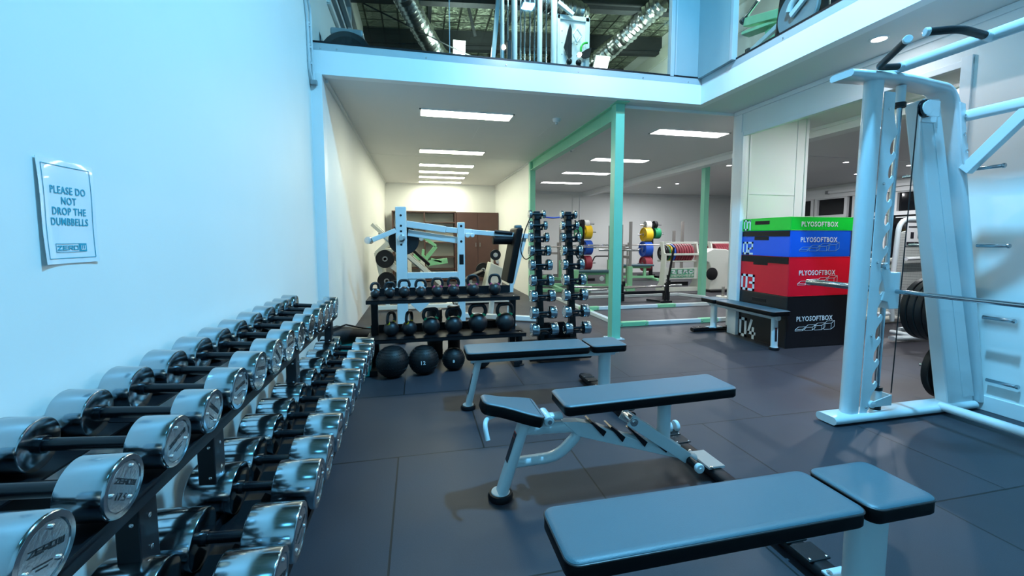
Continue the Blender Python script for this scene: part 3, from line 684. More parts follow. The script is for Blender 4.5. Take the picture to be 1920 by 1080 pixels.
# teal box and black bag by the end of the rack
t = thing('storage_box', 'open teal fabric box on the floor past the end of the dumbbell rack', 'box', (-.66, 4.45, 0), .0)
MB().box(-.22, .22, -.5, .5, 0, .012).box(-.22, .22, -.5, -.488, 0, .22).box(-.22, .22, .488, .5, 0, .26).box(-.22, -.208, -.5, .5, 0, .22).box(.208, .22, -.5, .5, 0, .22).build('shell', 'tealbox', t, .004)
MB().tube(round_path([(.215, .3, .22), (.215, .36, .33), (.215, .46, .33), (.215, .49, .22)], .05), .005, 8).build('handle', 'grey', t)
t = thing('gym_bag', 'black folded gym bag lying across the teal box behind the rack', 'bag', (-.78, 4.2, .24), .0)
m = MB(); sec = []
m.sweep([(-.08, -.1, .09), (.02, .02, .10), (.14, .12, .075), (.26, .26, .05), (.36, .4, .03)], [(.11 * math.cos(2 * PI * k / 18), .095 * math.sin(2 * PI * k / 18)) for k in range(18)], smooth=True, scales=[.75, 1, .85, .55, .3])
m.build('body', 'rubber', t)
MB().tube([(.0, -.08, .18), (.1, .02, .20), (.2, .12, .15), (.3, .3, .09)], .008, 8).build('strap', 'black', t)

# ================================================================== DUMBBELL TREE
tr = thing('dumbbell_stand', 'black two-column dumbbell tree in front of the annex corner', 'dumbbell stand', (1.45, 4.3, 0))
tz = [.32, .49, .66, .82, .98, 1.13, 1.27, 1.40, 1.52]; tl = [.278, .270, .262, .25, .24, .23, .215, .20, .183]
tD = [.135, .132, .128, .124, .118, .112, .104, .096, .088]
rows = ['bottom', 'second from bottom', 'third from bottom', 'fourth from bottom', 'middle', 'fourth from top', 'third from top', 'second from top', 'top']
for ci, (cx, cname) in enumerate(((1.265, 'left'), (1.625, 'right'))):
    lx = cx - 1.45
    MB().bar((lx, -.06, .05), (lx, .16, 1.55), .07, .06, (0, 1, 0)).build('column', 'black', tr, .003)
    for k, z in enumerate(tz):
        yy = 4.15 + .3 * k / 8 - .02; ya = (-.06 + .22 * (z - .05) / 1.5)
        a = MB().bar((lx, ya, z - tD[k] * .0 - .035), (lx, yy - 4.3, z - .035), .05, .03)
        for s in (-1, 1):
            a.prism([(-.05, .0), (.05, .0), (.062, .04), (.035, .02), (-.035, .02), (-.062, .04)], (lx + s * tl[k] * .17 - .008, yy - 4.3, z - .052), (0, 1, 0), (0, 0, 1), (.016, 0, 0))
        a.bar((lx - tl[k] * .2, yy - 4.3, z - .045), (lx + tl[k] * .2, yy - 4.3, z - .045), .05, .012)
        a.build('cradle', 'black', tr)
        d = dumbbell(tD[k], tl[k], .075 - .043 * k / 8, 'chrome dumbbell on the black tree, %s column, %s' % (cname, rows[k]), 'chrome dumbbells on the tree', False, .013)
        d.location = (cx, yy, z); d.rotation_euler = (random.uniform(0, 1), 0, 0)
b_ = MB().cyl((-.37, -.27, .055), (.29, -.27, .055), .036, 20, bev=.006)
b_.build('front_bar', 'black', tr)
MB().cyl((-.37, .35, .055), (.33, .35, .055), .036, 20, bev=.006).build('rear_bar', 'black', tr)
for x in (-.25, .17): MB().bar((x, -.27, .055), (x, .35, .055), .06, .05).build('foot_rail', 'black', tr)
MB().bar((-.18, .05, .2), (.18, .05, .2), .05, .3).bar((-.2, -.1, .12), (.2, -.1, .12), .04, .16).build('brace', 'black', tr, .004)
b = MB()
for x in (-.25, -.05, .12, .24): bolt(b, (x, -.307, .055), (0, -1, 0), .008, .006)
b.builds('bolt', 'chromeb', tr)
# band looped over the top
tag(MB().tube(round_path([(1.36, 4.44, 1.49), (1.45, 4.45, 1.485), (1.53, 4.44, 1.49)], .03), .009, 8).build('resistance_band', mat('purple_band', (.06, .05, .3, 1), .5, noise=.05)), 'purple resistance band stretched between the tops of the dumbbell tree columns', 'resistance band')
tag(MB().tube(round_path([(1.19, 4.40, 1.50), (1.12, 4.38, 1.35), (1.06, 4.36, 1.12), (1.12, 4.36, 1.02), (1.20, 4.38, 1.08), (1.20, 4.40, 1.14)], .06), .006, 8).build('skipping_rope', 'black'), 'thin black rope hanging in a loop on the left of the dumbbell tree', 'rope')
tag(MB().tube(round_path([(1.70, 4.42, 1.46), (1.76, 4.43, 1.3), (1.77, 4.42, 1.1), (1.74, 4.40, 1.02), (1.70, 4.42, 1.12)], .06), .009, 8).build('black_band', 'rubber'), 'black exercise band hanging beside the right column of the dumbbell tree', 'exercise band')

# ================================================================== BENCHES
def pad(outline, z0, th, parent, name, tilt=None, mtx=None):
    """upholstered pad: outline list (x,y), black sides, vinyl top, piping at the seam"""
    n = len(outline); cx = sum(p[0] for p in outline) / n; cy = sum(p[1] for p in outline) / n
    def ring(ins, z):
        out = []
        for i in range(n):
            x, y = outline[i]; a = V((x - cx, y - cy)); L = a.length
            # inset along averaged normal
            p0 = V(outline[i - 1]); p1 = V(outline[(i + 1) % n]); t = (p1 - p0).normalized(); nn = V((t.y, -t.x))
            if nn.dot(a) < 0: nn = -nn
            out.append((x - nn.x * ins, y - nn.y * ins, z))
        return out
    def skin(levels, cap0, cap1, nm, m, pr):
        vs = []; fs = []
        for ins, z in levels: vs += ring(ins, z)
        for l in range(len(levels) - 1):
            for i in range(n): fs.append((l * n + i, l * n + (i + 1) % n, (l + 1) * n + (i + 1) % n, (l + 1) * n + i))
        mb = MB().add(vs, fs, True)
        if cap0: mb.add(ring(*levels[0]), [tuple(range(n - 1, -1, -1))])
        if cap1: mb.add(ring(*levels[-1]), [tuple(range(n))])
        o = mb.build(nm, m, pr)
        if mtx: o.data.transform(mtx)
        return o
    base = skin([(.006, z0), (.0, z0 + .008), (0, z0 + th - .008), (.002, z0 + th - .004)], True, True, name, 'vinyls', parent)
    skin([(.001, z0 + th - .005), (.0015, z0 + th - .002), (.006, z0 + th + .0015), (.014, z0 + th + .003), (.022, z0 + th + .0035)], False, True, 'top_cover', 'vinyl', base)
    pp = [(x, y, z0 + th - .005) for x, y in outline]
    pm = MB().tube(pp, .0028, 8, closed=True).build('piping', 'pipe', base)
    if mtx: pm.data.transform(mtx)
    return base
def rrect(x0, x1, y0, y1, r, n=6):
    o = []
    for cx, cy, a in ((x1 - r, y1 - r, 0), (x0 + r, y1 - r, PI / 2), (x0 + r, y0 + r, PI), (x1 - r, y0 + r, 1.5 * PI)):
        for k in range(n + 1): o.append((cx + r * math.cos(a + PI / 2 * k / n), cy + r * math.sin(a + PI / 2 * k / n)))
    res = []
    for i, p in enumerate(o):     # subdivide long edges
        q = o[(i + 1) % len(o)]; d = math.hypot(q[0] - p[0], q[1] - p[1]); res.append(p)
        k = int(d / .08)
        for j in range(1, k): res.append((p[0] + (q[0] - p[0]) * j / k, p[1] + (q[1] - p[1]) * j / k))
    return res
def foot_cross(t, x, half, rot=0, steel='steelw', plate_=True):
    """rubber-topped T foot under the rear column, long in y"""
    f = MB().oval([(x, -half, .032), (x, half, .032)], .085, .05, 16).build('rear_foot', 'black', t)
    if plate_: MB().box(x - .045, x + .045, -.11, .11, .052, .062).build('foot_plate', steel, f, .003)
    g = MB()
    for y0 in (-half + .03, -half + .13, half - .23, half - .13): g.box(x - .05, x + .05, y0, y0 + .09, .054, .062)
    g.builds('tread_pad', 'rubber', f, .004)
    w = MB()
    for y0 in (-half + .03, -half + .13, half - .23, half - .13):
        for sx in (-.038, .038): bolt(w, (x + sx, y0 + .01, .062), (0, 0, 1), .005, .003)
    bolt(w, (x - .03, -.09, .062), (0, 0, 1), .01, .008); bolt(w, (x - .03, .09, .062), (0, 0, 1), .01, .008)
    w.builds('bolt', 'chromeb', f)
def flat_bench(label, loc, rotz, w=.24, L1=.93, L2=.26, gap=.02, ztop=.45, half=.42, legdx=-.04, colw=.10, group='white-framed flat benches'):
    t = thing('flat_bench', label, 'bench', loc, rotz, group)
    th = .052; z0 = ztop - th
    pad(rrect(0, L1, -w / 2, w / 2, .035), z0, th, t, 'seat_pad')
    pad(rrect(L1 + gap, L1 + gap + L2, -w / 2, w / 2, .035), z0, th, t, 'head_pad')
    L = L1 + gap + L2
    m = MB().oval([(.04, 0, z0 - .03), (L - .05, 0, z0 - .03)], .05, .055, 16)
    for x in (.06, L1 - .1, L1 + .08): m.box(x - .02, x + .02, -w * .4, w * .4, z0 - .008, z0)
    m.build('spine', 'steelw', t)
    leg = MB().oval([(.10, 0, z0 - .03), (.06 + legdx, 0, .02)], .08, .045, 16, up=(1, 0, 0)).build('front_leg', 'steelw', t)
    x = .06 + legdx
    MB().lathe([(.052, 0), (.055, .012), (.05, .028), (.042, .03)], (x, 0, 0), (0, 0, 1), 24).build('rubber_foot', 'black', leg)
    MB().lathe([(.041, .03), (.04, .034), (.0001, .034)], (x, 0, 0), (0, 0, 1), 20).build('foot_flange', 'steelw', leg)
    d = V((.06 + legdx - .10, 0, .02 - z0 + .03)).normalized(); mid = V((.10, 0, z0 - .03)) + d * .20
    nx = V((0, 1, 0)).cross(d).normalized()
    if nx.x > 0: nx = -nx
    p = mid + nx * .0228
    MB().bar(p - d * .085, p + d * .07, .03, .002, nx).build('warning_label', 'label', leg)
    q = mid + nx * .0238
    MB().bar(q - d * .068, q - d * .063, .028, .0015, nx).bar(q - d * .088, q - d * .084, .028, .0015, nx).builds('label_stripe', 'labelr', leg)
    xr = L - .13
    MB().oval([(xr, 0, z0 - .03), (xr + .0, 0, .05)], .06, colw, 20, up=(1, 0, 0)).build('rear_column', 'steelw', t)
    MB().box(xr - .1, xr + .11, -.03, .03, z0 - .035, z0 - .006).build('gusset', 'steelw', t, .004)
    foot_cross(t, xr, half)
    return t
flat_bench('flat bench with bright blue-lit pads at the lower right front', (.35, 1.045, 0), 0, .235, .95, .26, half=.38, ztop=.45, colw=.15)
flat_bench('flat bench in front of the kettlebell rack and dumbbell tree', (.325, 3.04, 0), -.012, .27, .93, .28, half=.44, ztop=.45)
flat_bench('flat bench pushed lengthwise against the left side of the coloured box stack', (3.925, 3.84, 0), PI / 2 + .0, .25, .93, .28, half=.33, ztop=.45, legdx=.03)

# adjustable bench
ab = thing('adjustable_bench', 'adjustable bench with tapered tilted seat and ladder frame, middle of the floor', 'bench', (0, 1.925, 0))
pad(rrect(.66, 1.60, -.118, .118, .03), .425, .05, ab, 'back_pad', mtx=Matrix.Translation((.66, 0, .45)) @ Matrix.Rotation(-.018, 4, 'Y') @ Matrix.Translation((-.66, 0, -.45)))
so = []
half_o = [(-.14, .050), (-.13, .062), (-.10, .066), (-.05, .07), (0.0, .085), (.05, .105), (.10, .118), (.128, .12), (.14, .108), (.142, .08), (.142, .04), (.142, 0)]
so = [(-.147, 0), (-.147, .03)] + half_o
so = so + [(x, -y) for x, y in reversed(half_o[:-1])] + [(-.147, -.03)]
so = [(x, y * .98) for x, y in so][::-1]
ms = Matrix.Translation((.425, 0, .465)) @ Matrix.Rotation(.25, 4, 'Y')
pad(so, -.05, .055, ab, 'seat_pad', mtx=ms)
MB().oval([(.50, 0, .40), (.375, 0, .02)], .085, .05, 18, up=(1, 0, 0)).build('front_leg', 'steelw', ab)
fl = [c for c in kids(ab) if c.name.startswith('front_leg')][0]
MB().lathe([(.058, 0), (.062, .014), (.056, .03), (.046, .032)], (.372, 0, 0), (0, 0, 1), 24).build('rubber_foot', 'black', fl)
MB().lathe([(.046, .032), (.044, .036), (.0001, .036)], (.372, 0, 0), (0, 0, 1), 20).build('foot_flange', 'steelw', fl)
d = V((-.125, 0, -.38)).normalized(); nx = V((-.95, -.0, .31)).normalized(); ny = V((0, -1, 0))
c = V((.457, 0, .27)) + nx * .0262
MB().bar(c - d * .045, c + d * .10, .04, .002, nx).build('warning_label', 'label', fl)
c2 = c + nx * .001
MB().bar(c2 - d * .026, c2 - d * .022, .036, .0015, nx).bar(c2 - d * .048, c2 - d * .044, .036, .0015, nx).builds('label_stripe', 'labelr', fl)
MB().oval(round_path([(.43, 0, .17), (.66, 0, .175), (.76, 0, .27), (.765, 0, .31)], .1, 8), .05, .055, 16, up=(0, 1, 0)).build('curved_brace', 'steelw', ab)
MB().oval([(.47, 0, .335), (.72, 0, .325)], .05, .06, 16).build('front_beam', 'steelw', ab)
MB().oval([(.70, 0, .325), (1.10, 0, .215), (1.44, 0, .075)], .05, .045, 16).build('spine', 'steelw', ab)
# ladder wedge plate with hooks
ld = MB().prism([(.68, .36), (.76, .355), (.84, .335), (1.42, .08), (1.40, .075), (.76, .28)], (0, -.028, 0), (1, 0, 0), (0, 0, 1), (0, .056, 0))
ld.build('ladder', 'steelw', ab, .004)
for a, bb in (((.82, .35), (.895, .275)), ((.925, .315), (1.0, .235)), ((1.05, .275), (1.125, .195)), ((1.165, .215), (1.25, .150))):
    MB().hexa([(a[0], -.04, a[1]), (a[0] + .008, -.04, a[1] + .004), (bb[0] + .01, -.04, bb[1] + .02), (bb[0] - .006, -.04, bb[1] - .004)], [(a[0], .04, a[1]), (a[0] + .008, .04, a[1] + .004), (bb[0] + .01, .04, bb[1] + .02), (bb[0] - .006, .04, bb[1] - .004)]).build('ladder_hook', 'blackg', ab)
for s in (-1, 1):
    MB().bar((1.03, s * .045, .345), (1.37, s * .045, .105), .01, .06, (0, 0, 1)).build('support_link', 'steelw', ab, .003)
MB().oval([(1.25, 0, .43), (1.25, 0, .20)], .06, .07, 16, up=(1, 0, 0)).build('support_post', 'steelw', ab)
MB().cyl((1.05, -.055, .335), (1.05, .055, .335), .022, 18, bev=.003).cyl((1.05, -.062, .335), (1.05, .062, .335), .010, 12).build('link_pivot', 'chromeb', ab)
MB().cyl((1.37, -.06, .10), (1.37, -.125, .10), .021, 20).cyl((1.37, .06, .10), (1.37, .125, .10), .021, 20).builds('roller_sleeve', 'blackg', ab)
MB().cyl((1.37, -.125, .10), (1.37, -.148, .10), .024, 20, bev=.004).cyl((1.37, .125, .10), (1.37, .148, .10), .024, 20, bev=.004).cyl((1.37, -.153, .10), (1.37, .153, .10), .008, 12).builds('roller_cap', 'steelw', ab)
MB().box(.70, 1.55, -.02, .02, .40, .425).box(.72, .76, -.08, .08, .41, .427).box(1.4, 1.44, -.08, .08, .425, .445).build('pad_frame', 'steelw', ab)
MB().cyl((.60, -.06, .385), (.60, .06, .385), .024, 18, bev=.004).oval([(.50, 0, .385), (.68, 0, .385)], .05, .03, 12).build('pivot_tube', 'steelw', ab)
MB().cyl((.60, -.068, .385), (.60, .068, .385), .011, 12).build('pivot_bolt', 'chromeb', ab)
MB().tube(round_path([(.52, .0, .37), (.66, .0, .36), (.60, 0, .30), (.5, 0, .31)], .04), .007, 10).build('adjust_lever', 'steelw', ab)
MB().tube(round_path([(.36, -.02, .43), (.30, -.05, .43), (.28, -.10, .42), (.29, -.13, .36)], .04), .011, 12).build('grab_handle', 'steelw', ab)
foot_cross(ab, 1.51, .42, plate_=False)
rf = [c for c in kids(ab) if c.name.startswith('rear_foot')][0]
MB().box(1.465, 1.56, -.09, .08, .054, .066).build('name_plate', 'print_', rf)
MB().lathe([(.032, 0), (.036, .005), (.036, .018), (.032, .023)], (1.55, .35, .085), (1, 0, 0), 20).lathe([(.032, 0), (.036, .005), (.036, .018), (.032, .023)], (1.50, .35, .085), (1, 0, 0), 20).builds('transport_wheel', 'steelw', rf)

# ================================================================== PLYO BOXES
def plyo(z0, h, m, num, label, dx=0, dy=0, w=.86, d=.72, panels=True, prm='print_', rot=0):
    t = thing('foam_plyo_box', label, 'plyo box', (4.075 + w / 2 + dx, 3.93 + d / 2 + dy, z0), rot, 'stack of foam plyo boxes')
    n = 10; X0, X1, Y0, Y1 = -w / 2, w / 2, -d / 2, d / 2
    MB().box(X0, X1, Y0, Y1, 0.0005, h - .0005).build('body', m, t, .012, 3)
    sm = MB()
    for x, y in ((X0, Y0), (X1, Y0), (X0, Y1), (X1, Y1)): sm.cyl((x * .998, y * .998, .01), (x * .998, y * .998, h - .01), .0035, 8)
    for z in (.004, h - .006):
        sm.tube([(X0, Y0, z), (X1, Y0, z), (X1, Y1, z), (X0, Y1, z)], .003, 6, closed=True)
    sm.build('seam', m, t)
    if num != '04' and num != '01': pass
    # handle slot on the left side
    hz = h - min(.09, h * .36)
    MB().box(X0 - .004, X0 + .004, .05 - .11, .05 + .11, hz - .022, hz + .022).build('handle_slot', 'black', t, .004)
    if num in ('02', '03'):
        MB().box(X0 - .005, X0 + .002, Y0 + .01, Y1 - .005, h - .065 if num == '02' else h - .08, h - .004).build('strap', 'black', t)
    # big number on the left side (x = X0 face, reads from far to near)
    nh = {'01': .11, '02': .135, '03': .175, '04': .21}[num]
    nw = nh * .42
    yy = Y1 - .03
    mb = logo(num, (X0 - .0025, yy, .02 + (h - .15 - nh) * 0), (0, -1, 0), (0, 0, 1), nw, nh, nw * .55, nh * .17, .002, gw=3, gh=5)
    mb.build('number', 'print_', t)
    if panels:
        tz = h * .5 if num == '01' else (h * .72 if num == '02' else h * .62)
        tz = {'01': .068, '02': .192, '03': .265, '04': .335}[num]; X0_ = X0 + .39
        o = lettering('PLYOSOFTBOX', .078, 'print_', Matrix.Identity(4), t, bold=.0011)
        wx = max(v.co.x for v in o.data.vertices) - min(v.co.x for v in o.data.vertices)
        o.data.transform(Matrix.Diagonal((.51 / wx, 1, 1, 1))); o.data.transform(frame((X0_, Y0 - .002, tz), (1, 0, 0), (0, 0, 1)))
        if num != '01':
            g = MB(); bz = tz - (.135 if num != '02' else .125); y = Y0 - .002; xs = X0_ - .265
            for k in range(4):
                bw = .105; bh = (.015, .035, .05, .07)[k]; sk = .045; x = xs + k * .135
                A = [(x, bz), (x + bw, bz), (x + bw, bz + bh), (x, bz + bh)]; B = [(p + sk, q + .03) for p, q in A]
                segs = [(A[0], A[1]), (A[1], A[2]), (A[2], A[3]), (A[3], A[0]), (A[3], B[3]), (A[2], B[2]), (A[1], B[1]), (B[3], B[2]), (B[2], B[1])]
                for p, q in segs: g.bar((p[0], y, p[1]), (q[0], y, q[1]), .0035, .0015, (0, -1, 0))
            g.build('diagram', 'printb' if num == '02' else 'print_', t)
    return t
plyo(0, .60, 'pblack', '04', 'black foam plyo box numbered 04, bottom of the stack', w=.855)
plyo(.60, .45, 'pred', '03', 'red foam plyo box numbered 03, resting on the black one')
plyo(1.05, .30, 'pblue', '02', 'blue foam plyo box numbered 02, between the red and the green', w=.84)
plyo(1.35, .155, 'pgreen', '01', 'thin green foam plyo box numbered 01, top of the stack', w=.87)

# ================================================================== SMITH MACHINE
sm = thing('smith_machine', 'white smith machine with toothed uprights at the right', 'smith machine', (0, 2.25, 0))
def smith_side(y0, far=True):
    # base
    MB().oval([(2.70, y0, .035), (4.0, y0, .035)], .15, .055, 20).build('base_rail', 'steelw', sm)
    # front upright: flat oval, slight lean
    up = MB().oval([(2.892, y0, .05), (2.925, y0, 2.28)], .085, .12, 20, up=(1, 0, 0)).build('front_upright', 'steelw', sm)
    # toothed plate
    prof = [(.0, 2.21), (.085, 2.21), (.085, 2.08)]
    for k in range(11, -1, -1):
        z = .275 + .155 * k
        prof += [(.112, z + .006), (.120, z), (.127, z - .012), (.125, z - .035), (.093, z - .075), (.079, z - .10), (.075, z - .125), (.075, z - .15), (.082, z - .168), (.094, z - .171), (.104, z - .163)]
    prof = prof[:-4] + [(.075, .10), (.05, .06), (0, .06)]
    pts = [(x + 2.945 + (zz - .05) / 2.2 * .03, zz) for x, zz in prof]
    # split into quads strips so the concave outline triangulates well
    MB().prism(pts, (0, y0 - .040, 0), (1, 0, 0), (0, 0, 1), (0, .008, 0)).build('hook_plate', 'steelw', sm)
    b = MB()
    for zz in (2.10, 1.62, 1.1, .60, .1): bolt(b, (2.985 + zz * .014, y0 - .040, zz), (0, -1, 0), .010, .008)
    b.builds('bolt', 'chromeb', sm)
    # guide rod
    MB().cyl((3.125, y0, .12), (3.155, y0, 2.24), .016, 20).builds('guide_rod', 'chrome', sm)
    MB().cyl((3.154, y0, 2.16), (3.155, y0, 2.27), .028, 20).cyl((3.125, y0, .09), (3.126, y0, .20), .032, 20).builds('rod_socket', 'steelw', sm)
    MB().cyl((3.152, y0, 2.13), (3.153, y0, 2.16), .035, 20).cyl((3.126, y0, .20), (3.126, y0, .225), .034, 20).cyl((3.125, y0, .062), (3.125, y0, .09), .032, 20).builds('rod_stopper', 'rubber', sm)
    MB().hexa([(3.03, y0 - .05, .10), (3.2, y0 - .05, .10), (3.2, y0 - .042, .10), (3.03, y0 - .042, .10)], [(3.05, y0 - .05, .14), (3.2, y0 - .05, .175), (3.2, y0 - .042, .175), (3.05, y0 - .042, .14)]).cyl((3.03, y0 - .055, .12), (3.03, y0 - .035, .12), .025, 18).box(3.19, 3.2, y0 - .05, y0 + .04, .10, .175).build('catch_bracket', 'steelw', sm, .006)
    # rear upright (leaning box) with rounded rear tube and top curve
    MB().hexa([(3.75, y0 - .045, .05), (4.0, y0 - .045, .05), (4.0, y0 + .045, .05), (3.75, y0 + .045, .05)], [(3.25, y0 - .045, 2.17), (3.44, y0 - .045, 2.2), (3.44, y0 + .045, 2.2), (3.25, y0 + .045, 2.17)]).build('rear_upright', 'steelw', sm, .012)
    MB().hexa([(3.88, y0 - .049, .10), (3.99, y0 - .049, .10), (3.99, y0 + .0, .10), (3.88, y0, .10)], [(3.36, y0 - .049, 2.14), (3.43, y0 - .049, 2.14), (3.43, y0, 2.14), (3.36, y0, 2.14)]).build('side_plate', 'steelw', sm, .002)
    MB().oval(round_path([(4.035, y0, .06), (3.57, y0, 2.17), (3.50, y0, 2.27), (3.10, y0, 2.305), (2.66, y0, 2.295)], .14, 10), .16, .045, 18, up=(1, 0, 0)).build('top_tube', 'steelw', sm)
    # pulley housing
    MB().box(3.27, 3.40, y0 - .06, y0 - .045, 2.03, 2.18).build('pulley_bracket', 'steelw', sm, .004)
    MB().lathe([(.05, 0), (.058, .004), (.046, .012), (.058, .020), (.05, .024)], (3.265, y0 - .065, 2.11), (0, -1, 0), 28).build('pulley', 'blackg', sm)
    MB().lathe([(.044, .0), (.044, .004), (.0001, .004)], (3.265, y0 - .0885, 2.11), (0, -1, 0), 24).box(3.26, 3.37, y0 - .092, y0 - .088, 2.06, 2.16).build('pulley_cover', 'steelw', sm, .001)
    MB().tube([(3.205, y0 - .075, 2.11), (3.16, y0 - .07, .20)], .0035, 8).build('cable', 'rubber', sm)
    # gussets for cross tubes
    b = MB()
    for zz, xx in ((2.08, 3.60), (1.96, 3.61), (1.85, 3.64), (1.76, 3.66)): bolt(b, (xx, y0 - .09, zz), (0, -1, 0), .012, .010)
    b.builds('bolt', 'chromeb', sm)
    MB().prism([(3.555, 2.17), (3.60, 2.16), (3.64, 1.90), (3.60, 1.90)], (0, y0 - .088, 0), (1, 0, 0), (0, 0, 1), (0, .01, 0)).prism([(3.60, 1.90), (3.65, 1.90), (3.68, 1.72), (3.645, 1.72)], (0, y0 - .088, 0), (1, 0, 0), (0, 0, 1), (0, .01, 0)).build('gusset', 'steelw', sm)
smith_side(0)
smith_side(-1.75)
MB().oval([(3.02, .05, 2.345), (3.02, -1.8, 2.345)], .055, .065, 18).build('top_crossbar', 'steelw', sm)
MB().oval([(3.63, -.08, 2.085), (3.63, -1.7, 2.085)], .05, .075, 18).build('rear_crossbar', 'steelw', sm)
MB().bar((3.66, -.08, 1.72), (3.635, -.38, 2.04), .05, .07).build('diagonal_brace', 'steelw', sm, .004)
MB().oval([(3.66, -.05, .055), (3.66, -1.7, .055)], .07, .06, 18).build('floor_crossbar', 'steelw', sm)
MB().tube(round_path([(2.99, -.11, 2.34), (2.84, -.085, 2.33), (2.60, -.41, 2.33)], .045), .0195, 14).build('pull_up_grip', 'rubber', sm)
MB().tube(round_path([(2.96, -.53, 2.335), (2.74, -.555, 2.335), (2.62, -.495, 2.335)], .06), .0195, 14).build('pull_up_grip', 'rubber', sm)
MB().cyl((2.604, -.405, 2.33), (2.592, -.421, 2.33), .022, 14, bev=.003).cyl((2.622, -.496, 2.335), (2.604, -.487, 2.335), .022, 14, bev=.003).cyl((3.03, -.52, 2.335), (2.95, -.531, 2.335), .023, 14).cyl((3.04, -.115, 2.34), (2.97, -.107, 2.34), .023, 14).builds('grip_end', 'steelw', sm)
# weight pegs
pegz = [(3.70, 1.73), (3.81, 1.21), (3.93, .70), (4.03 - .01, .235)]
for x, z in pegz:
    MB().cyl((x, -.09, z), (x, -.26, z), .0125, 16, bev=.002).lathe([(.0125, 0), (.016, .004), (.016, .012), (.0125, .016)], (x, -.262, z), (0, 1, 0), 16).builds('weight_peg', 'chrome', sm)
    MB().cyl((x - .04, .05, z), (x - .04, .30, z), .0125, 16, bev=.002).builds('weight_peg', 'chrome', sm)
# barbell carriage + bar
MB().prism([(3.04, 1.06), (3.08, 1.10), (3.115, 1.03), (3.20, 1.03), (3.20, .78), (3.12, .78), (3.10, .83), (3.05, .84), (3.07, .90)], (0, -.05, 0), (1, 0, 0), (0, 0, 1), (0, .10, 0)).build('carriage', 'steelw', sm, .005)
MB().cyl((3.06, -.065, 1.07), (3.06, .06, 1.07), .020, 16, bev=.003).build('carriage_hook', 'chrome', sm)
MB().cyl((3.17, .06, .90), (3.17, .62, .90), .024, 20, bev=.003).lathe([(.024, 0), (.034, .002), (.034, .012), (.024, .014)], (3.17, .06, .90), (0, 1, 0), 20).cyl((3.17, .05, .90), (3.17, -1.85, .90), .0145, 20).build('smith_bar', 'chrome', sm)
# plates on the far pegs
def plate(r, th, m, label, loc, axis=(0, 1, 0), group=None, hole=.025, cat='weight plate', hub='grey', name='weight_plate', rim=True):
    t = thing(name, label, cat, loc, 0, group)
    MB().lathe([(hole, 0), (r * .35, 0), (r * .38, th * .12), (r * .8, th * .12), (r * .84, 0), (r - .006, 0), (r, .006), (r, th - .006), (r - .006, th), (r * .84, th), (r * .8, th * .88), (r * .38, th * .88), (r * .35, th), (hole, th), (hole, 0)], (0, 0, 0), axis, 40).build('disc', m, t)
    MB().lathe([(hole, -.002), (hole * 1.8, -.002), (hole * 1.8, th + .002), (hole, th + .002), (hole, -.002)], (0, 0, 0), axis, 20).build('hub', hub, t)
    return t
plate(.16, .05, 'rubber', 'small black weight plate on the top peg of the smith machine', (3.66, 2.25 + .075, 1.71), group='plates on the smith machine', hole=.014)
plate(.165, .05, 'rubber', 'small black weight plate on the second peg of the smith machine', (3.77, 2.25 + .075, 1.20), group='plates on the smith machine', hole=.014)
for k in range(4): plate(.24, .047, 'rubber', ['large black plate on the third peg of the smith machine, nearest the upright', 'large black plate on the third peg, second from the smith machine upright', 'large black plate on the third peg, third from the smith machine upright', 'large black plate on the third peg, outermost of four'][k], (3.89, 2.25 + .06 + k * .05, .71), group='plates on the smith machine', hole=.014)
plate(.225, .05, 'rubber', 'large black plate on the lowest peg of the smith machine', (3.975, 2.25 + .10, .245), group='plates on the smith machine', hole=.014)

# ================================================================== ANNEX MACHINES
cp = thing('chest_press_machine', 'white lever-arm strength machine behind the kettlebell rack', 'gym machine', (0, 5.6, 0))
MB().box(-.27, -.135, -.06, .06, 0.06, 1.66).build('main_upright', 'steelw', cp, .008)
b = MB()
for z in (1.55, 1.42, 1.35, 1.18): b.cyl((-.203, -.061, z), (-.203, -.064, z), .014, 16)
b.builds('adjustment_hole', 'black', cp)
MB().lathe([(.05, 0), (.05, .03), (.035, .035), (.03, .06), (.0001, .06)], (-.20, -.06, 1.265), (0, -1, 0), 24).build('pivot_hub', 'chromeb', cp)
MB().bar((-.55, -.10, 1.24), (-.27, -.05, 1.36), .05, .06).build('weight_arm', 'steelw', cp, .006)
MB().lathe([(.045, 0), (.045, .10), (.03, .105), (.0001, .105)], (-.58, -.02, 1.235), (-.2, -1, 0), 24).build('weight_horn', 'chromeb', cp)
MB().bar((-.14, 0, 1.445), (.36, 0, 1.375), .07, .085).bar((.36, 0, 1.375), (.70, 0, 1.345), .07, .07).bar((.70, 0, 1.345), (1.52, -.05, 1.285), .06, .065).build('lever_arm', 'steelw', cp, .006)
MB().bar((-.12, .06, 1.335), (.55, .06, 1.23), .05, .085).build('lower_link', 'steelw', cp, .006)
MB().cyl((.64, -.07, 1.30), (.64, .0, 1.30), .03, 18, bev=.004).cyl((.70, -.11, 1.30), (.70, .0, 1.30), .026, 18, bev=.004).builds('lever_pivot', 'steelw', cp)
MB().box(.51, .605, -.05, .05, .06, 1.47).build('second_upright', 'steelw', cp, .006)
b = MB(); b.cyl((.557, -.051, 1.42), (.557, -.054, 1.42), .016, 16).cyl((.557, -.051, 1.22), (.557, -.054, 1.22), .016, 16); b.box(.53, .585, -.056, -.05, .92, 1.05); b.builds('adjustment_hole', 'black', cp)
MB().box(-.15, .53, -.045, .045, .74, .82).build('crossbeam', 'steelw', cp, .006)
MB().bar((-.2, 0, .72), (.12, 0, .40), .06, .3, (0, 0, 1)).build('gusset', 'steelw', cp, .006)
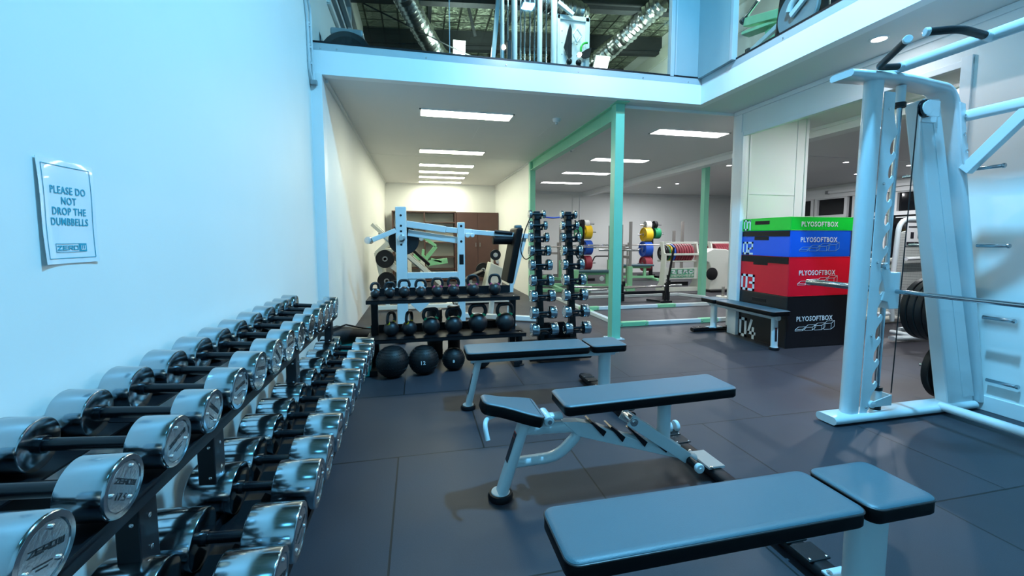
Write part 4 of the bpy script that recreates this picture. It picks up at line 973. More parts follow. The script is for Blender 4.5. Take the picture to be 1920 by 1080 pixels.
MB().lathe([(.05, 0), (.05, .02), (.03, .03), (.0001, .03)], (-.20, -.06, .55), (0, -1, 0), 24).build('lower_pivot', 'chromeb', cp)
MB().box(-.3, 1.3, -.05, .05, .02, .09).box(-.27, -.15, -.5, .5, .02, .09).box(1.15, 1.25, -.5, .6, .02, .09).build('base_frame', 'steelw', cp, .006)
MB().cyl((1.0, -.06, 1.35), (1.24, -.06, 1.325), .026, 18, bev=.004).build('grip', 'rubber', cp)
MB().cyl((.98, -.02, 1.24), (1.29, -.02, 1.24), .062, 24, bev=.015).build('roller_pad', 'vinyls', cp)
bp = MB().hexa([(1.13, -.22, .68), (1.22, -.22, .66), (1.22, .22, .66), (1.13, .22, .68)], [(1.27, -.22, 1.40), (1.36, -.22, 1.40), (1.36, .22, 1.40), (1.27, .22, 1.40)])
bp.build('back_pad', 'vinyls', cp, .025, 3)
MB().hexa([(1.30, -.05, 1.27), (1.37, -.05, 1.27), (1.37, .05, 1.27), (1.30, .05, 1.27)], [(1.28, -.05, 1.44), (1.38, -.05, 1.44), (1.38, .05, 1.44), (1.28, .05, 1.44)]).build('head_rest', 'vinyl', cp, .02, 3)
MB().bar((1.25, 0, .64), (1.43, 0, 1.30), .06, .05, (0, 1, 0)).bar((1.24, 0, .66), (1.2, 0, .06), .06, .06, (0, 1, 0)).build('pad_post', 'steelw', cp, .006)
plate(.195, .045, 'rubber', 'large black disc on the lever machine behind the white upright', (-.175, 5.60 + .08, 1.24), group=None)
plate(.11, .045, 'rubber', 'small black plate low behind the white machine upright', (-.30, 5.60 + .1, .60), group=None)
# loose white stand right of kettlebell rack (low machine leg)
cs = thing('calf_machine', 'low white padded machine frame right of the kettlebell rack', 'gym machine', (1.12, 6.6, 0))
MB().bar((.0, .0, .06), (.04, -.05, .50), .07, .09, (0, 1, 0)).build('post', 'steelw', cs, .006)
MB().lathe([(.05, 0), (.05, .04), (.04, .05), (.0001, .05)], (.04, -.05, .50), (0, 0, 1), 20).build('top_cap', 'chromeb', cs)
MB().box(-.02, .03, -.098, -.094, .28, .42).build('blue_label', 'bblue', cs)
MB().bar((-.55, .1, .05), (.62, -.55, .05), .09, .07).bar((-.5, .1, .05), (-.5, -.3, .05), .08, .07).build('base', 'steelw', cs, .006)
MB().cyl((.05, -.05, .45), (.2, -.02, .44), .014, 12).build('peg', 'byel', cs)
# leg press
lp = thing('leg_press', 'white inclined leg press with black backrest against the annex left wall', 'gym machine', (-.1, 7.9, 0))
for y in (-.28, .28):
    MB().bar((-.66, y, 1.50), (.52, y, .42), .06, .10, (0, 1, 0)).build('incline_rail', 'cream', lp, .006)
    MB().bar((-.60, y, 1.02), (-.42, y, .05), .07, .09, (0, 1, 0)).bar((-.60, y, 1.0), (.1, y, .42), .06, .1).bar((-.60, y, 1.0), (-.36, y, 1.22), .06, .08).build('side_frame', 'cream', lp, .006)
    MB().cyl((-.55, y * 1.1, 1.35), (.4, y * 1.1, .50), .02, 14).build('slide_rod', 'chrome', lp)
MB().bar((-.25, 0, 1.30), (.30, 0, .78), .42, .05, (0, 0, 1)).build('back_pad', 'vinyls', lp, .012)
MB().box(-.62, .7, -.33, -.24, .02, .09).box(-.62, .7, .24, .33, .02, .09).box(.6, .7, -.3, .3, .02, .09).build('base_frame', 'cream', lp, .006)
MB().bar((-.42, -.3, 1.05), (-.42, .3, 1.05), .2, .06).build('sled', 'cream', lp, .006)
for i, (x, z) in enumerate(((-.55, .91), (-.53, .53))):
    plate(.155, .05, 'rubber', ['upper black plate on the leg press side', 'lower black plate on the leg press side'][i], (x, 7.5, z), group='plates on the leg press', hub='grey')
# green lever machine at the back
gm = thing('lever_row_machine', 'bright green lever machine in front of the open shelving', 'gym machine', (.1, 9.6, 0))
MB().bar((0.0, 0, 1.32), (.30, 0, 1.08), .06, .07).bar((.30, 0, 1.08), (.05, 0, .78), .06, .09).bar((.0, 0, .82), (.02, 0, 1.02), .16, .06).bar((-.2, 0, .86), (.05, 0, .82), .08, .12).build('lever', 'mint', gm, .006)
MB().bar((.10, 0, .70), (.55, 0, .76), .05, .12).bar((.18, 0, .80), (.42, 0, .73), .05, .05).build('foot_plate', 'mint', gm, .006)
MB().box(-.32, -.24, -.04, .04, 0, 1.38).box(-.5, .7, -.05, .05, .0, .08).box(-.05, .05, -.04, .04, .0, .82).build('upright', 'cream', gm, .006)
MB().cyl((.0, -.03, 1.33), (.26, -.06, 1.25), .028, 14, bev=.003).build('grip', 'mint', gm)
MB().lathe([(.045, 0), (.045, .05), (.0001, .05)], (-.02, -.04, 1.25), (0, -1, 0), 20).build('pivot', 'chromeb', gm)
# right low white machine (bench with footplate) near annex right wall
gl = thing('glute_machine', 'white low machine with dark pads in front of the brown cupboard', 'gym machine', (1.35, 8.2, 0))
MB().hexa([(-.12, -.2, .25), (.22, -.2, .25), (.22, .2, .25), (-.12, .2, .25)], [(.02, -.2, .80), (.28, -.2, .68), (.28, .2, .68), (.02, .2, .80)]).build('body', 'cream', gl, .02)
MB().bar((-.62, 0, .38), (-.10, 0, .62), .3, .06).build('pad', 'vinyls', gl, .02)
MB().bar((-.7, 0, .06), (.35, 0, .06), .4, .08).bar((-.4, 0, .06), (-.35, 0, .45), .06, .06, (0, 1, 0)).bar((.1, 0, .1), (.1, 0, .3), .1, .1, (0, 1, 0)).build('base', 'cream', gl, .01)
MB().cyl((.16, -.15, .80), (.20, .15, .82), .03, 14).build('grip', 'wht', gl)
MB().bar((.12, .25, 0), (.12, .25, .95), .05, .05, (0, 1, 0)).cyl((.12, .25, .94), (.12, -.2, .94), .02, 14).build('plate_horn', 'cream', gl)
plate(.105, .03, 'iron', 'round black iron plate hung up in front of the brown cupboard', (1.47, 8.05, .94), hub='wht')
plate(.15, .04, 'rubber', 'black plate on the side of the low white machine', (1.29, 8.45, .62), hub='wht')
# shelving and cupboard
sh = thing('shelving_unit', 'tall open shelving with brown frame and pale back on the annex back wall', 'shelving', (0, 12.62, 0))
fm = MB()
for x in (-.68, .20, 1.08): fm.box(x - .02, x + .02, -.2, .32, 0, 2.02)
for z in (.05, 2.02): fm.box(-.7, 1.1, -.2, .32, z - .02, z + .02)
fm.build('frame', 'brown', sh)
for a, b in ((-.66, .18), (.22, 1.06)):
    for z in (.40, .78, 1.2, 1.58) if a < 0 else (.36, .72, 1.14, 1.72):
        MB().box(a, b, -.19, .3, z - .012, z + .012).build('shelf', 'brown', sh)
MB().box(-.68, 1.08, .30, .315, .03, 2.0).build('back_panel', 'shelfw', sh)
cb = thing('cupboard', 'tall dark brown two-door cupboard on the annex back wall', 'cupboard', (1.73, 12.6, 0))
MB().box(-.62, .62, -.2, .32, 0, 2.02).build('body', 'brown', cb, .004)
for s in (-1, 1):
    d = MB().box(min(.005 * s, .61 * s), max(.005 * s, .61 * s), -.22, -.202, .04, 2.0).build('door', 'brown', cb, .002)
    MB().tube([(s * .06, -.222, 1.15), (s * .06, -.25, 1.13), (s * .06, -.25, 1.02), (s * .06, -.222, 1.0)], .008, 8).build('handle', 'chrome', d)

# ================================================================== BACK ROOM
pf = thing('platform_frame', 'low white rectangular floor frame with green corner joints', 'platform frame', (0, 0, 0))
w = .075; h = .055
def fb(mb, p, q, w_=w): mb.bar((p[0], p[1], h / 2 + .002), (q[0], q[1], h / 2 + .002), w_, h)
for p, q in (((2.80, 5.50), (5.6, 5.50)), ((2.80, 5.50), (2.80, 8.2)), ((5.6, 5.5), (5.85, 7.7)), ((2.80, 6.88), (5.75, 6.88)), ((3.0, 8.22), (5.6, 8.22)), ((5.6, 8.22), (5.88, 7.7))):
    m = MB(); fb(m, p, q); m.build('rail', 'steelw', pf, .004)
for p, q in (((2.80, 5.50), (3.25, 5.50)), ((2.80, 6.45), (2.80, 6.95)), ((2.80, 6.88), (3.1, 6.88)), ((4.25, 6.88), (4.62, 6.88)), ((4.12, 5.5), (4.42, 5.5)), ((2.80, 5.46), (2.80, 5.62))):
    m = MB(); m.bar((p[0], p[1], h / 2 + .003), (q[0], q[1], h / 2 + .003), w + .012, h + .006); j = m.build('joint', 'mint', pf, .004)
    b = MB(); dd = (V(q) - V(p)).normalized(); nn = V((-dd.y, dd.x)); nn = nn if nn.y < 0 or nn.x < 0 else -nn
    for s in (.06, .9): pp = V(p) + (V(q) - V(p)) * s; bolt(b, (pp.x + nn.x * (w / 2 + .007), pp.y + nn.y * (w / 2 + .007), h / 2), (nn.x, nn.y, 0), .01, .006)
    b.builds('bolt', 'chromeb', j)
# landmine stand and low black rower
st = thing('barbell_jack', 'black T-footed barbell jack leaning upright on the back room floor', 'barbell jack', (4.6, 7.3, 0), .0)
MB().bar((-.13, .30, .03), (.10, -.02, .03), .05, .035).bar((-.02, -.02, .03), (.22, -.02, .03), .05, .035).build('foot', 'black', st, .004)
MB().bar((.08, .0, .04), (.25, .0, 1.09), .03, .035, (0, 1, 0)).bar((.16, 0, .04), (.13, 0, .55), .025, .03, (0, 1, 0)).build('lever', 'black', st, .003)
sd_ = thing('low_barbell_stand', 'low black cradle stand holding a bar across the floor frame', 'barbell stand', (4.5, 7.75, 0))
MB().box(-.55, .50, -.03, .03, .13, .19).build('beam', 'black', sd_, .004)
for x in (-.52, .50): MB().box(x - .05, x + .05, -.06, .06, 0, .16).box(x - .03, x + .05, -.03, .03, .16, .34).box(x + .03, x + .08, -.03, .03, .3, .4).build('cradle', 'black', sd_, .006)
def barbell(p, q, label, m='greyt', sleeve=.42, group='barbells in the back room', name='barbell'):
    p = V(p); q = V(q); d = (q - p).normalized(); t = thing(name, label, 'barbell', tuple(p), 0, group); o = V((0, 0, 0)); e = q - p
    MB().cyl(o + d * sleeve, e - d * sleeve, .014, 12).build('shaft', m, t)
    for a, b in ((o, d * sleeve), (e - d * sleeve, e)): MB().cyl(a, b, .025, 16, bev=.002).build('sleeve', 'chromeb', t)
    return t
barbell((3.25, 7.75, .235), (5.35, 7.75, .29), 'barbell lying low on the black cradle stand in front of the plate rack')
# plate toasters
def toaster(loc, rot, label, side=False):
    t = thing('plate_rack', label, 'plate rack', loc, rot, 'bumper plate racks')
    W = .90
    for x in (0, W):
        p = MB().prism([(-.02, 0), (.36, 0), (.36, .06), (.22, .2), (.16, .55), (.14, .88), (.16, 1.0), (.22, 1.18), (.10, 1.18), (.03, .92), (-.03, .9), (-.02, .3)], (x - .02, 0, 0), (0, 1, 0), (0, 0, 1), (.04, 0, 0))
        p.build('side_panel', 'cream', t, .004)
    MB().box(0, W, .0, .04, .30, .56).build('sign_panel', 'cream', t)
    sg = MB().box(.14, .78, -.006, 0, .335, .535).build('sign', 'signg', t)
    mb = logo('ZERO', (.18, -.006, .44), (1, 0, 0), (0, 0, 1), .105, .065, .05, .022, .002)
    mb.build('lettering', 'print_', sg)
    mb = logo('WEAKNESS', (.17, -.006, .36), (1, 0, 0), (0, 0, 1), .055, .04, .022, .010, .002)
    mb.build('lettering', 'cream', sg)
    MB().box(0, W, .0, .04, 0, .10).box(0, W, -.04, .0, .86, .91).box(0, W, .06, .10, .70, .73).box(0, W, .08, .12, 1.13, 1.18).box(0, W, .3, .34, .70, .75).build('crossbar', 'cream', t, .004)
    MB().box(.05, W - .2, .1, .3, .12, .22).build('storage_tray', 'black', t)
    return t
def bump(loc, r, th, m, label, group, rz=0):
    t = plate(r, th, m, label, (0, 0, 0), (1, 0, 0), group, name='bumper_plate', hole=.025)
    t.location = loc; t.rotation_euler = (0, 0, rz); return t
toaster((5.66, 8.85, 0), 0, 'white plate rack with green logo sign, left of the second green post')
cols = [('rubber', .03, .15, 'thin black plate'), ('rubber', .035, .16, 'black plate'), ('rubber', .035, .17, 'black plate'), ('bgrn', .04, .18, 'green plate'), ('byel', .045, .20, 'yellow plate'), ('bblue', .055, .215, 'blue plate')] + [('bred', .06, .225, 'red plate')] * 7
x = 5.70; pos = ['at the left end', 'second from left', 'third from left', 'fourth from left', 'fifth from left', 'sixth from left', 'first of the reds', 'second of the reds', 'third of the reds', 'fourth of the reds', 'fifth of the reds', 'sixth of the reds', 'at the right end']
for i, (m, th, r, nm) in enumerate(cols):
    bump((x, 8.85 + .25, .91), r if r > .17 else r + .02, th * .92, m, nm + ' standing in the near white plate rack, ' + pos[i], 'bumper plates in the near rack'); x += th + .008
toaster((7.15, 9.1, 0), 0.0, 'white plate rack with green logo sign, right of the second green post')
x = 7.28
for i in range(9):
    bump((x, 9.1 + .25, .91), .225, .06, 'bred', 'red bumper plate in the far white plate rack, ' + ['at the left end', 'second from left', 'third from left', 'fourth from left', 'middle one', 'fourth from right', 'third from right', 'second from right', 'at the right end'][i], 'red plates in the far rack'); x += .068
MB_ = thing('air_machine', 'cream curved machine hood standing between the green post and the far plate rack', 'gym machine', (6.75, 8.7, 0))
MB().prism([(0, 0), (.95, 0), (.95, .55), (.8, .85), (.45, 1.0), (.1, 1.02), (-.18, .9), (-.2, .78), (-.02, .68), (.06, .5)], (0, 0, 0), (1, 0, 0), (0, 0, 1), (0, .25, 0)).build('hood', 'cream', MB_, .02)
MB().lathe([(.15, 0), (.15, .02), (.12, .03), (.0001, .03)], (.06, -.0, .42), (0, -1, 0), 30).build('fan_grille', 'rubber', MB_)
MB().box(-.1, .5, -.2, .26, 0, .05).build('base', 'black', MB_)
bump((7.28, 7.9, .98), .22, .06, 'bblue', 'blue bumper plate edge peeking past the white corner post', None, 1.1)
bump((7.4, 8.1, .40), .22, .06, 'bred', 'red bumper plate edge low beside the white corner post', None, 1.1)
t = thing('floor_peg', 'small white disc with steel peg on the floor by the corner post', 'weight peg', (6.2, 7.55, 0))
MB().cyl((0, 0, 0), (0, 0, .06), .13, 24, bev=.008).build('base', 'cream', t); MB().cyl((0, 0, .06), (0, 0, .26), .03, 16, bev=.003).build('peg', 'greyt', t)
# plate trees
def plate_tree(x, y, z_top, label, gname, sets, sc=1.0, mirror=1):
    t = thing('plate_tree', label, 'plate tree', (x, y, 0), 0, 'plate trees on the back wall side')
    MB().bar((0, 0, 0), (0, 0, z_top), .09, .09, (0, 1, 0)).build('post', 'black', t, .004)
    MB().box(-.3, .3, -.3, -.22, 0, .07).box(-.3, .3, .22, .3, 0, .07).box(-.05, .05, -.3, .3, 0, .07).build('base', 'black', t)
    pg = MB()
    for z, r, m, s, th in sets: pg.cyl((0, 0, z), (s * (.08 + th + .16), 0, z), .024, 12)
    pg.builds('peg', 'chromeb', t)
    for z, r, m, s, th, lb in [q for q in [(a, b, c, d_, e, f) for (a, b, c, d_, e), f in zip(sets, gname)]]:
        bump((x + (s * .06 if s > 0 else s * .06 - th), y, z), r, th, m, lb, None)
plate_tree(4.85, 12.0, 1.82, 'black plate tree left of the turquoise post with coloured bumper plates', ['small black plate high on the left plate tree', 'small white plate high on the left plate tree', 'yellow bumper plates on the left plate tree', 'green bumper plate on the left plate tree', 'blue bumper plates low on the left plate tree', 'red bumper plates at the bottom of the left plate tree'],
           [(1.72, .09, 'rubber', -1, .06), (1.70, .11, 'bwhite', 1, .14), (1.45, .21, 'byel', 1, .20), (1.42, .20, 'bgrn', -1, .14), (.98, .22, 'bblue', 1, .22), (.52, .22, 'bred', 1, .20)])
plate_tree(7.35, 12.3, 1.75, 'black plate tree behind the near plate rack with coloured bumper plates', ['white plate high on the right plate tree', 'small black plate high on the right plate tree', 'yellow bumper plates on the right plate tree', 'green bumper plates on the right plate tree', 'blue bumper plates on the right plate tree', 'red bumper plates low on the right plate tree'],
           [(1.68, .13, 'bwhite', -1, .18), (1.70, .12, 'rubber', 1, .10), (1.38, .23, 'byel', -1, .24), (1.42, .17, 'bgrn', 1, .20), (.92, .25, 'bblue', -1, .26), (.45, .24, 'bred', -1, .24)])
# olympic benches with rack uprights
def oly(loc, rot, label, scale=1.0, uprights=True):
    t = thing('olympic_bench', label, 'bench press', loc, rot, 'green-based barbell benches')
    MB().box(-.55, .55, -.14, .14, .42, .48).build('bench_pad', 'vinyl', t, .015, 3)
    f = MB().box(-.6, .75, -.04, .04, .06, .13).box(-.62, -.54, -.35, .35, 0, .07).box(.55, .75, -.55, .55, .0, .08).box(-.35, -.27, -.035, .035, .1, .40).box(.2, .28, -.035, .035, .1, .40).box(-.5, .5, -.03, .03, .36, .42)
    f.build('frame', 'mint', t, .006)
    if uprights:
        for y in (-.5, .5):
            MB().box(.58, .68, y - .05, y + .05, .06, .60).build('upright_base', 'mint', t, .006)
            MB().box(.60, .66, y - .03, y + .03, .55, 1.65).build('upright', 'greyt', t, .004)
            MB().cyl((.45, y, .1), (.45, y, .98), .022, 12).box(.42, .50, y - .03, y + .03, .96, 1.08).box(.42, .44, y - .03, y + .03, 1.06, 1.14).build('spotter_post', 'greyt', t)
        MB().box(.60, .66, -.5, .5, .78, .84).build('crossbar', 'greyt', t)
    MB().lathe([(.05, 0), (.06, .01), (.05, .03), (.0001, .03)], (.05, -.16, .28), (0, -1, 0), 18).build('wheel', 'wht', t)
    return t
oly((4.35, 9.7, 0), -.15, 'barbell bench with green base, left of the turquoise post')
oly((6.4, 11.6, 0), PI - .1, 'barbell bench with green base between the turquoise post and the plate rack')
oly((3.4, 11.9, 0), .9, 'barbell bench with green base half hidden by the dumbbell tree')
MB_p = thing('power_rack_base', 'long green floor rail of a rack behind the floor frame', 'rack base', (0, 9.15, 0))
MB().bar((2.7, .35, .04), (4.6, .0, .04), .1, .07).bar((2.9, 1.5, .04), (4.3, 1.25, .04), .1, .07).bar((3.3, -.02, .04), (3.4, 1.4, .04), .1, .07).build('rail', 'mint', MB_p, .006)
MB().box(3.55, 3.67, .1, .22, .05, .52).build('stub_post', 'mint', MB_p, .006)
MB().box(3.9, 4.75, -.12, -.04, .0, .05).build('tube', 'steelw', MB_p)
barbell((2.75, 9.9, 1.06), (5.15, 9.6, 1.03), 'barbell racked left of the turquoise post at eye level')
barbell((3.9, 10.9, 1.06), (5.0, 10.9, 1.07), 'shorter bar seen just above the first barbell left of the turquoise post')
barbell((4.0, 8.9, 1.00), (4.95, 8.8, .99), 'barbell end sticking out right of the turquoise post', sleeve=.3)
barbell((5.2, 11.3, 1.07), (7.6, 11.0, 1.07), 'barbell racked over the bench behind the plate rack')
barbell((6.8, 10.6, 1.09), (8.9, 10.6, 1.09), 'barbell end visible between the second green post and the plate rack')
barbell((3.3, 8.65, .20), (5.4, 8.55, .17), 'thick steel bar lying low behind the floor frame')
tag(MB().tube(round_path([(4.9, 12.4, .50), (5.35, 12.4, .50), (5.45, 12.4, .70), (6.0, 12.4, .70), (6.4, 12.4, .70)], .06), .02, 10).build('curl_bar', 'black'), 'black cranked curl bar against the far wall beside the turquoise post', 'curl bar')
for x, y, z0, z1, lb in ((4.35, 9.75, 0, .0, ''),): pass
up_ = thing('rack_uprights', 'pair of slim grey rack uprights beyond the near plate rack', 'rack uprights', (8.0, 12.0, 0))
for x in (-.05, .25): MB().box(x, x + .07, 0, .07, 0, 1.55 + x).build('upright', 'greyt', up_)
MB().box(-.1, .4, -.3, .3, 0, .05).build('base', 'mint', up_)

# ================================================================== SIDE ROOM MACHINES
def shroud(loc, label, rz=0, s=1.0, H=1.5):
    t = thing('cable_machine', label, 'gym machine', loc, rz, 'white perforated-shroud machines'); W = .62 * s
    path = round_path([(0, 0, .20), (-.06, 0, .5), (.0, 0, H), (W, 0, H), (W + .02, 0, .10), (.12, 0, .08)], .16, 8)
    MB().tube(path, .028, 14, up=(0, 1, 0)).build('frame_tube', 'steelw', t)
    MB().hexa([(.02, .0, .28), (W - .02, .0, .12), (W - .02, .02, .12), (.02, .02, .28)], [(.03, .0, H - .17), (W - .02, .0, H - .03), (W - .02, .02, H - .03), (.03, .02, H - .17)]).build('perforated_panel', 'perf', t)
    MB().box(.12, W - .04, -.012, 0, H - .33, H - .04).build('instruction_panel', 'trim', t)
    MB().box(.12, W - .06, -.016, -.012, H - .32, H - .285).box(.14, W - .06, -.016, -.012, H - .10, H - .085).box(.18, .23, -.016, -.012, H - .24, H - .16).box(.30, .35, -.016, -.012, H - .24, H - .16).build('print', 'label', t)
    MB().cyl((.08, -.05, H - .50), (.45, -.05, H - .49), .022, 14).build('handle', 'trim', t)
    MB().oval([(-.35, -.25, .05), (.2, -.3, .05), (.75, -.15, .05)], .09, .05, 14).oval([(-.1, 0, .3), (-.35, -.05, .3)], .08, .05, 12).oval([(.0, 0, .06), (.0, -.3, .06)], .08, .05, 12).build('base', 'steelw', t)
    MB().bar((-.05, -.12, .42), (.3, -.15, .28), .06, .05).bar((.12, -.3, .10), (.18, -.25, .22), .05, .06).build('arm', 'black', t)
    return t
shroud((5.95, 4.15, 0), 'white machine with perforated guard behind the smith machine uprights')
shroud((7.62, 6.0, 0), 'second white machine with perforated guard, farther off behind the toothed upright', 0, .45, 1.5)
t = thing('low_white_machine', 'white machine frame just right of the plyo box stack', 'gym machine', (7.0, 5.2, 0))
MB().box(-.35, .45, -.05, .05, .05, .95).box(-.3, .5, -.4, .3, 0, .08).build('body', 'cream', t, .02)
MB().box(-.3, .4, -.08, -.052, .65, .80).box(-.3, .4, -.08, -.052, .88, .9).build('panel', 'grey', t)
MB().bar((.5, 0, .82), (.75, 0, 1.0), .25, .07).bar((.6, 0, .4), (.6, 0, .9), .06, .06, (0, 1, 0)).build('seat', 'vinyls', t)
t = thing('rolled_blind', 'white roller blind cassette above the far dark windows', 'blind', (12.3, 9.4, 2.66))
MB().box(-.03, .05, -1.2, 1.2, -.04, .04).build('cassette', 'trim', t, .01); MB().box(-.06, .05, 1.2, 1.26, -.05, .05).build('end_bracket', 'grey', t)

# ================================================================== UPSTAIRS MACHINES
um = thing('cable_crossover', 'tall white cable machine with many tubes behind the upstairs glass', 'gym machine', (1.6, 6.2, UF))
for x, r in ((-.36, .035), (-.18, .05), (.20, .045), (.42, .055)):
    MB().oval([(x, 0, 0), (x, 0, 1.75)], r * 1.7, r * 1.7, 16).build('upright', 'steelw', um)
MB().bar((-.56, .0, 0), (-.38, .1, 1.75), .06, .06, (0, 1, 0)).bar((-.55, -.1, 0), (-.30, .1, .62), .03, .04, (0, 1, 0)).build('brace', 'steelw', um)
for x in (-.27, -.08, -.02, .06, .13, .31): MB().cyl((x, .03, 0), (x, .03, 1.75), .012, 12).builds('guide_rod', 'chrome', um)
MB().box(-.10, .14, -.02, .08, .0, .40).build('weight_stack', 'black', um)
MB().box(-.30, -.24, -.08, -.02, .62, .90).build('adjuster', 'black', um, .006)
MB().bar((.48, 0, 1.55), (.72, 0, 1.40), .05, .05).build('top_arm', 'steelw', um)
up2 = thing('attachment_board', 'white pegboard panel hung with cable handles behind the upstairs glass', 'attachment board', (2.25, 6.3, UF))
MB().box(-.15, .36, 0, .03, -.005, 1.42).build('board', 'trim', up2, .004)
f2 = MB().box(-.15, -.11, -.03, 0, 0, 1.42).box(.30, .36, -.03, 0, 0, 1.42).box(-.15, .36, -.03, 0, 1.36, 1.42); f2.build('frame', 'steelw', up2, .004)
pg = MB(); rr = random.Random(5)
for k in range(26): pg.cyl((-.07 + .08 * (k % 5), -.001, .35 + .17 * (k // 5)), (-.07 + .08 * (k % 5), -.004, .35 + .17 * (k // 5)), .007, 8)
pg.build('peg_hole', 'black', up2)
tag(MB().prism([(0, 0), (.04, .02), (.04, .42), (.01, .50), (-.02, .40), (-.08, .16)], (2.27, 6.22, UF + .78), (1, 0, 0), (0, 0, 1), (0, .03, 0)).build('ankle_strap', 'black'), 'long black strap hanging on the left of the upstairs white panel', 'strap')
tag(MB().tube(round_path([(2.33, 6.22, UF + 1.13), (2.39, 6.22, UF + 1.22), (2.47, 6.22, UF + 1.12), (2.39, 6.22, UF + 1.02), (2.33, 6.22, UF + 1.13)], .015), .012, 8).build('square_handle', 'steelw'), 'square steel cable handle hanging on the upstairs white panel', 'cable handle')
tag(MB().tube(arc((2.555, 6.22, UF + .93), .10, 1.5, 3.5, 10), .015, 10).build('green_strap_handle', mat('vivid_green', (.02, .5, .05, 1), .4, noise=.05)), 'bright green curved handle on the upstairs white panel', 'cable handle')
tag(MB().prism([(0, 0), (.09, .02), (.12, .16), (.04, .13), (-.07, .05)], (2.50, 6.2, UF + .80), (1, 0, 0), (0, 0, 1), (0, .04, 0)).build('black_pouch', 'black'), 'black strap pouch hanging below the green handle upstairs', 'strap')
for i, x in enumerate((2.27, 2.42)):
    t = thing('rope_handle', ['left black rope handle at the foot of the upstairs white panel', 'right black rope handle at the foot of the upstairs white panel'][i], 'cable handle', (x, 6.22, UF + .68))
    MB().ball((0, 0, .05), .045, 14, 8).build('knob', 'rubber', t); MB().cyl((0, 0, .04), ((.1, -.1)[1 - i] * (1 if i else 1), 0, -.13), .016, 10).build('grip', 'black', t)
ue = thing('treadmill_end', 'dark rounded machine cover behind the glass at the upper left', 'gym machine', (-.72, 5.2, UF))
MB().lathe([(.27, 0), (.27, .2), (.22, .24), (.0001, .24)], (0, .12, .06), (0, -1, 0), 36).build('cover', 'blackg', ue)
MB().lathe([(.275, 0), (.285, .02), (.275, .04)], (0, -.08, .06), (0, -1, 0), 36).build('rim', 'black', ue)
MB().box(-.17, .17, -.1, .2, .30, .38).build('console', 'grey', ue, .02); MB().box(-.36, -.28, -.1, .0, 0, .32).build('post', 'steelw', ue, .01)
# small white machine by right slope wall upstairs
uw = thing('upper_bench_machine', 'small white machine behind the glass just left of the corner column', 'gym machine', (4.15, 7.4, UF))
MB().box(-.15, .0, -.06, .06, 0, .36).bar((-.25, 0, .1), (.3, 0, .45), .05, .05).bar((.2, 0, 0), (.35, 0, .65), .05, .05, (0, 1, 0)).build('frame', 'steelw', uw, .006)
MB().box(-.24, -.17, -.07, .07, .05, .2).bar((.0, -.03, .33), (.3, -.03, .5), .04, .04).lathe([(.07, 0), (.07, .05), (.0001, .05)], (.22, -.05, .62), (0, -1, 0), 16).build('pad', 'black', uw)
# green plate-loaded machine upstairs, right side
ug = thing('green_plate_machine', 'green lever machine with steel weight peg behind the upper right glass', 'gym machine', (4.25, 4.6, UF))
MB().bar((-.05, .28, .86), (.0, -.20, .74), .10, .10).bar((-.05, .30, .72), (.1, -.25, .68), .16, .04).bar((.05, 0, 0), (.05, 0, .75), .08, .08, (0, 1, 0)).build('lever', 'mint', ug, .006)
MB().cyl((-.05, .33, .92), (-.08, .06, 1.02), .024, 18, bev=.003).build('peg', 'chrome', ug)
MB().lathe([(.045, 0), (.045, .04), (.03, .045)], (-.045, .36, .905), (-.1, -1, .35), 18).build('collar', 'rubber', ug)
MB().bar((-.05, .32, .42), (-.05, -.35, .62), .05, .06).box(-.08, -.03, .24, .30, 0, .46).box(-.1, .1, -.4, .4, 0, .06).build('frame', 'steelw', ug, .006)
MB().box(-.10, -.04, .17, .23, .2, .50).build('pad', 'blackg', ug)
# air bike upstairs
uk = thing('air_bike', 'dark fan bike with grey disc housing behind the upper right glass', 'exercise bike', (3.80, 3.35, UF), 0)
MB().hexa([(-.10, .60, 0), (.10, .60, 0), (.10, .05, 0), (-.10, .05, 0)], [(-.10, .50, .8), (.10, .50, .8), (.10, .12, .8), (-.10, .12, .8)]).build('shell', 'blackg', uk, .05, 4)
MB().lathe([(.23, 0), (.23, .03), (.22, .04), (.20, .035), (.02, .02), (.0001, .02)], (-.10, .25, .30), (-1, 0, 0), 40).build('fan_housing', 'grey', uk)
MB().tube(arc((-.15, .20, .30), .13, .2, 2.6, 12, (0, 1, 0), (0, 0, 1)), .03, 12).bar((-.15, .1, .40), (-.15, .3, .28), .03, .05).build('crank_guard', 'steelw', uk)
MB().box(-.08, .1, -.12, .1, .0, .12).bar((0, -.06, .05), (0, -.06, 1.0), .07, .09, (0, 1, 0)).build('frame', 'black', uk)
ub = thing('yellow_machine', 'yellow panelled machine at the very top behind the upper right glass', 'gym machine', (3.95, 2.92, UF))
MB().box(-.2, .1, -.3, .3, .0, .6).build('panel', 'byel', ub, .03); MB().box(-.23, -.2, -.05, .02, 0, .6).box(-.22, .12, -.3, -.26, 0, .62).build('trim', 'black', ub)

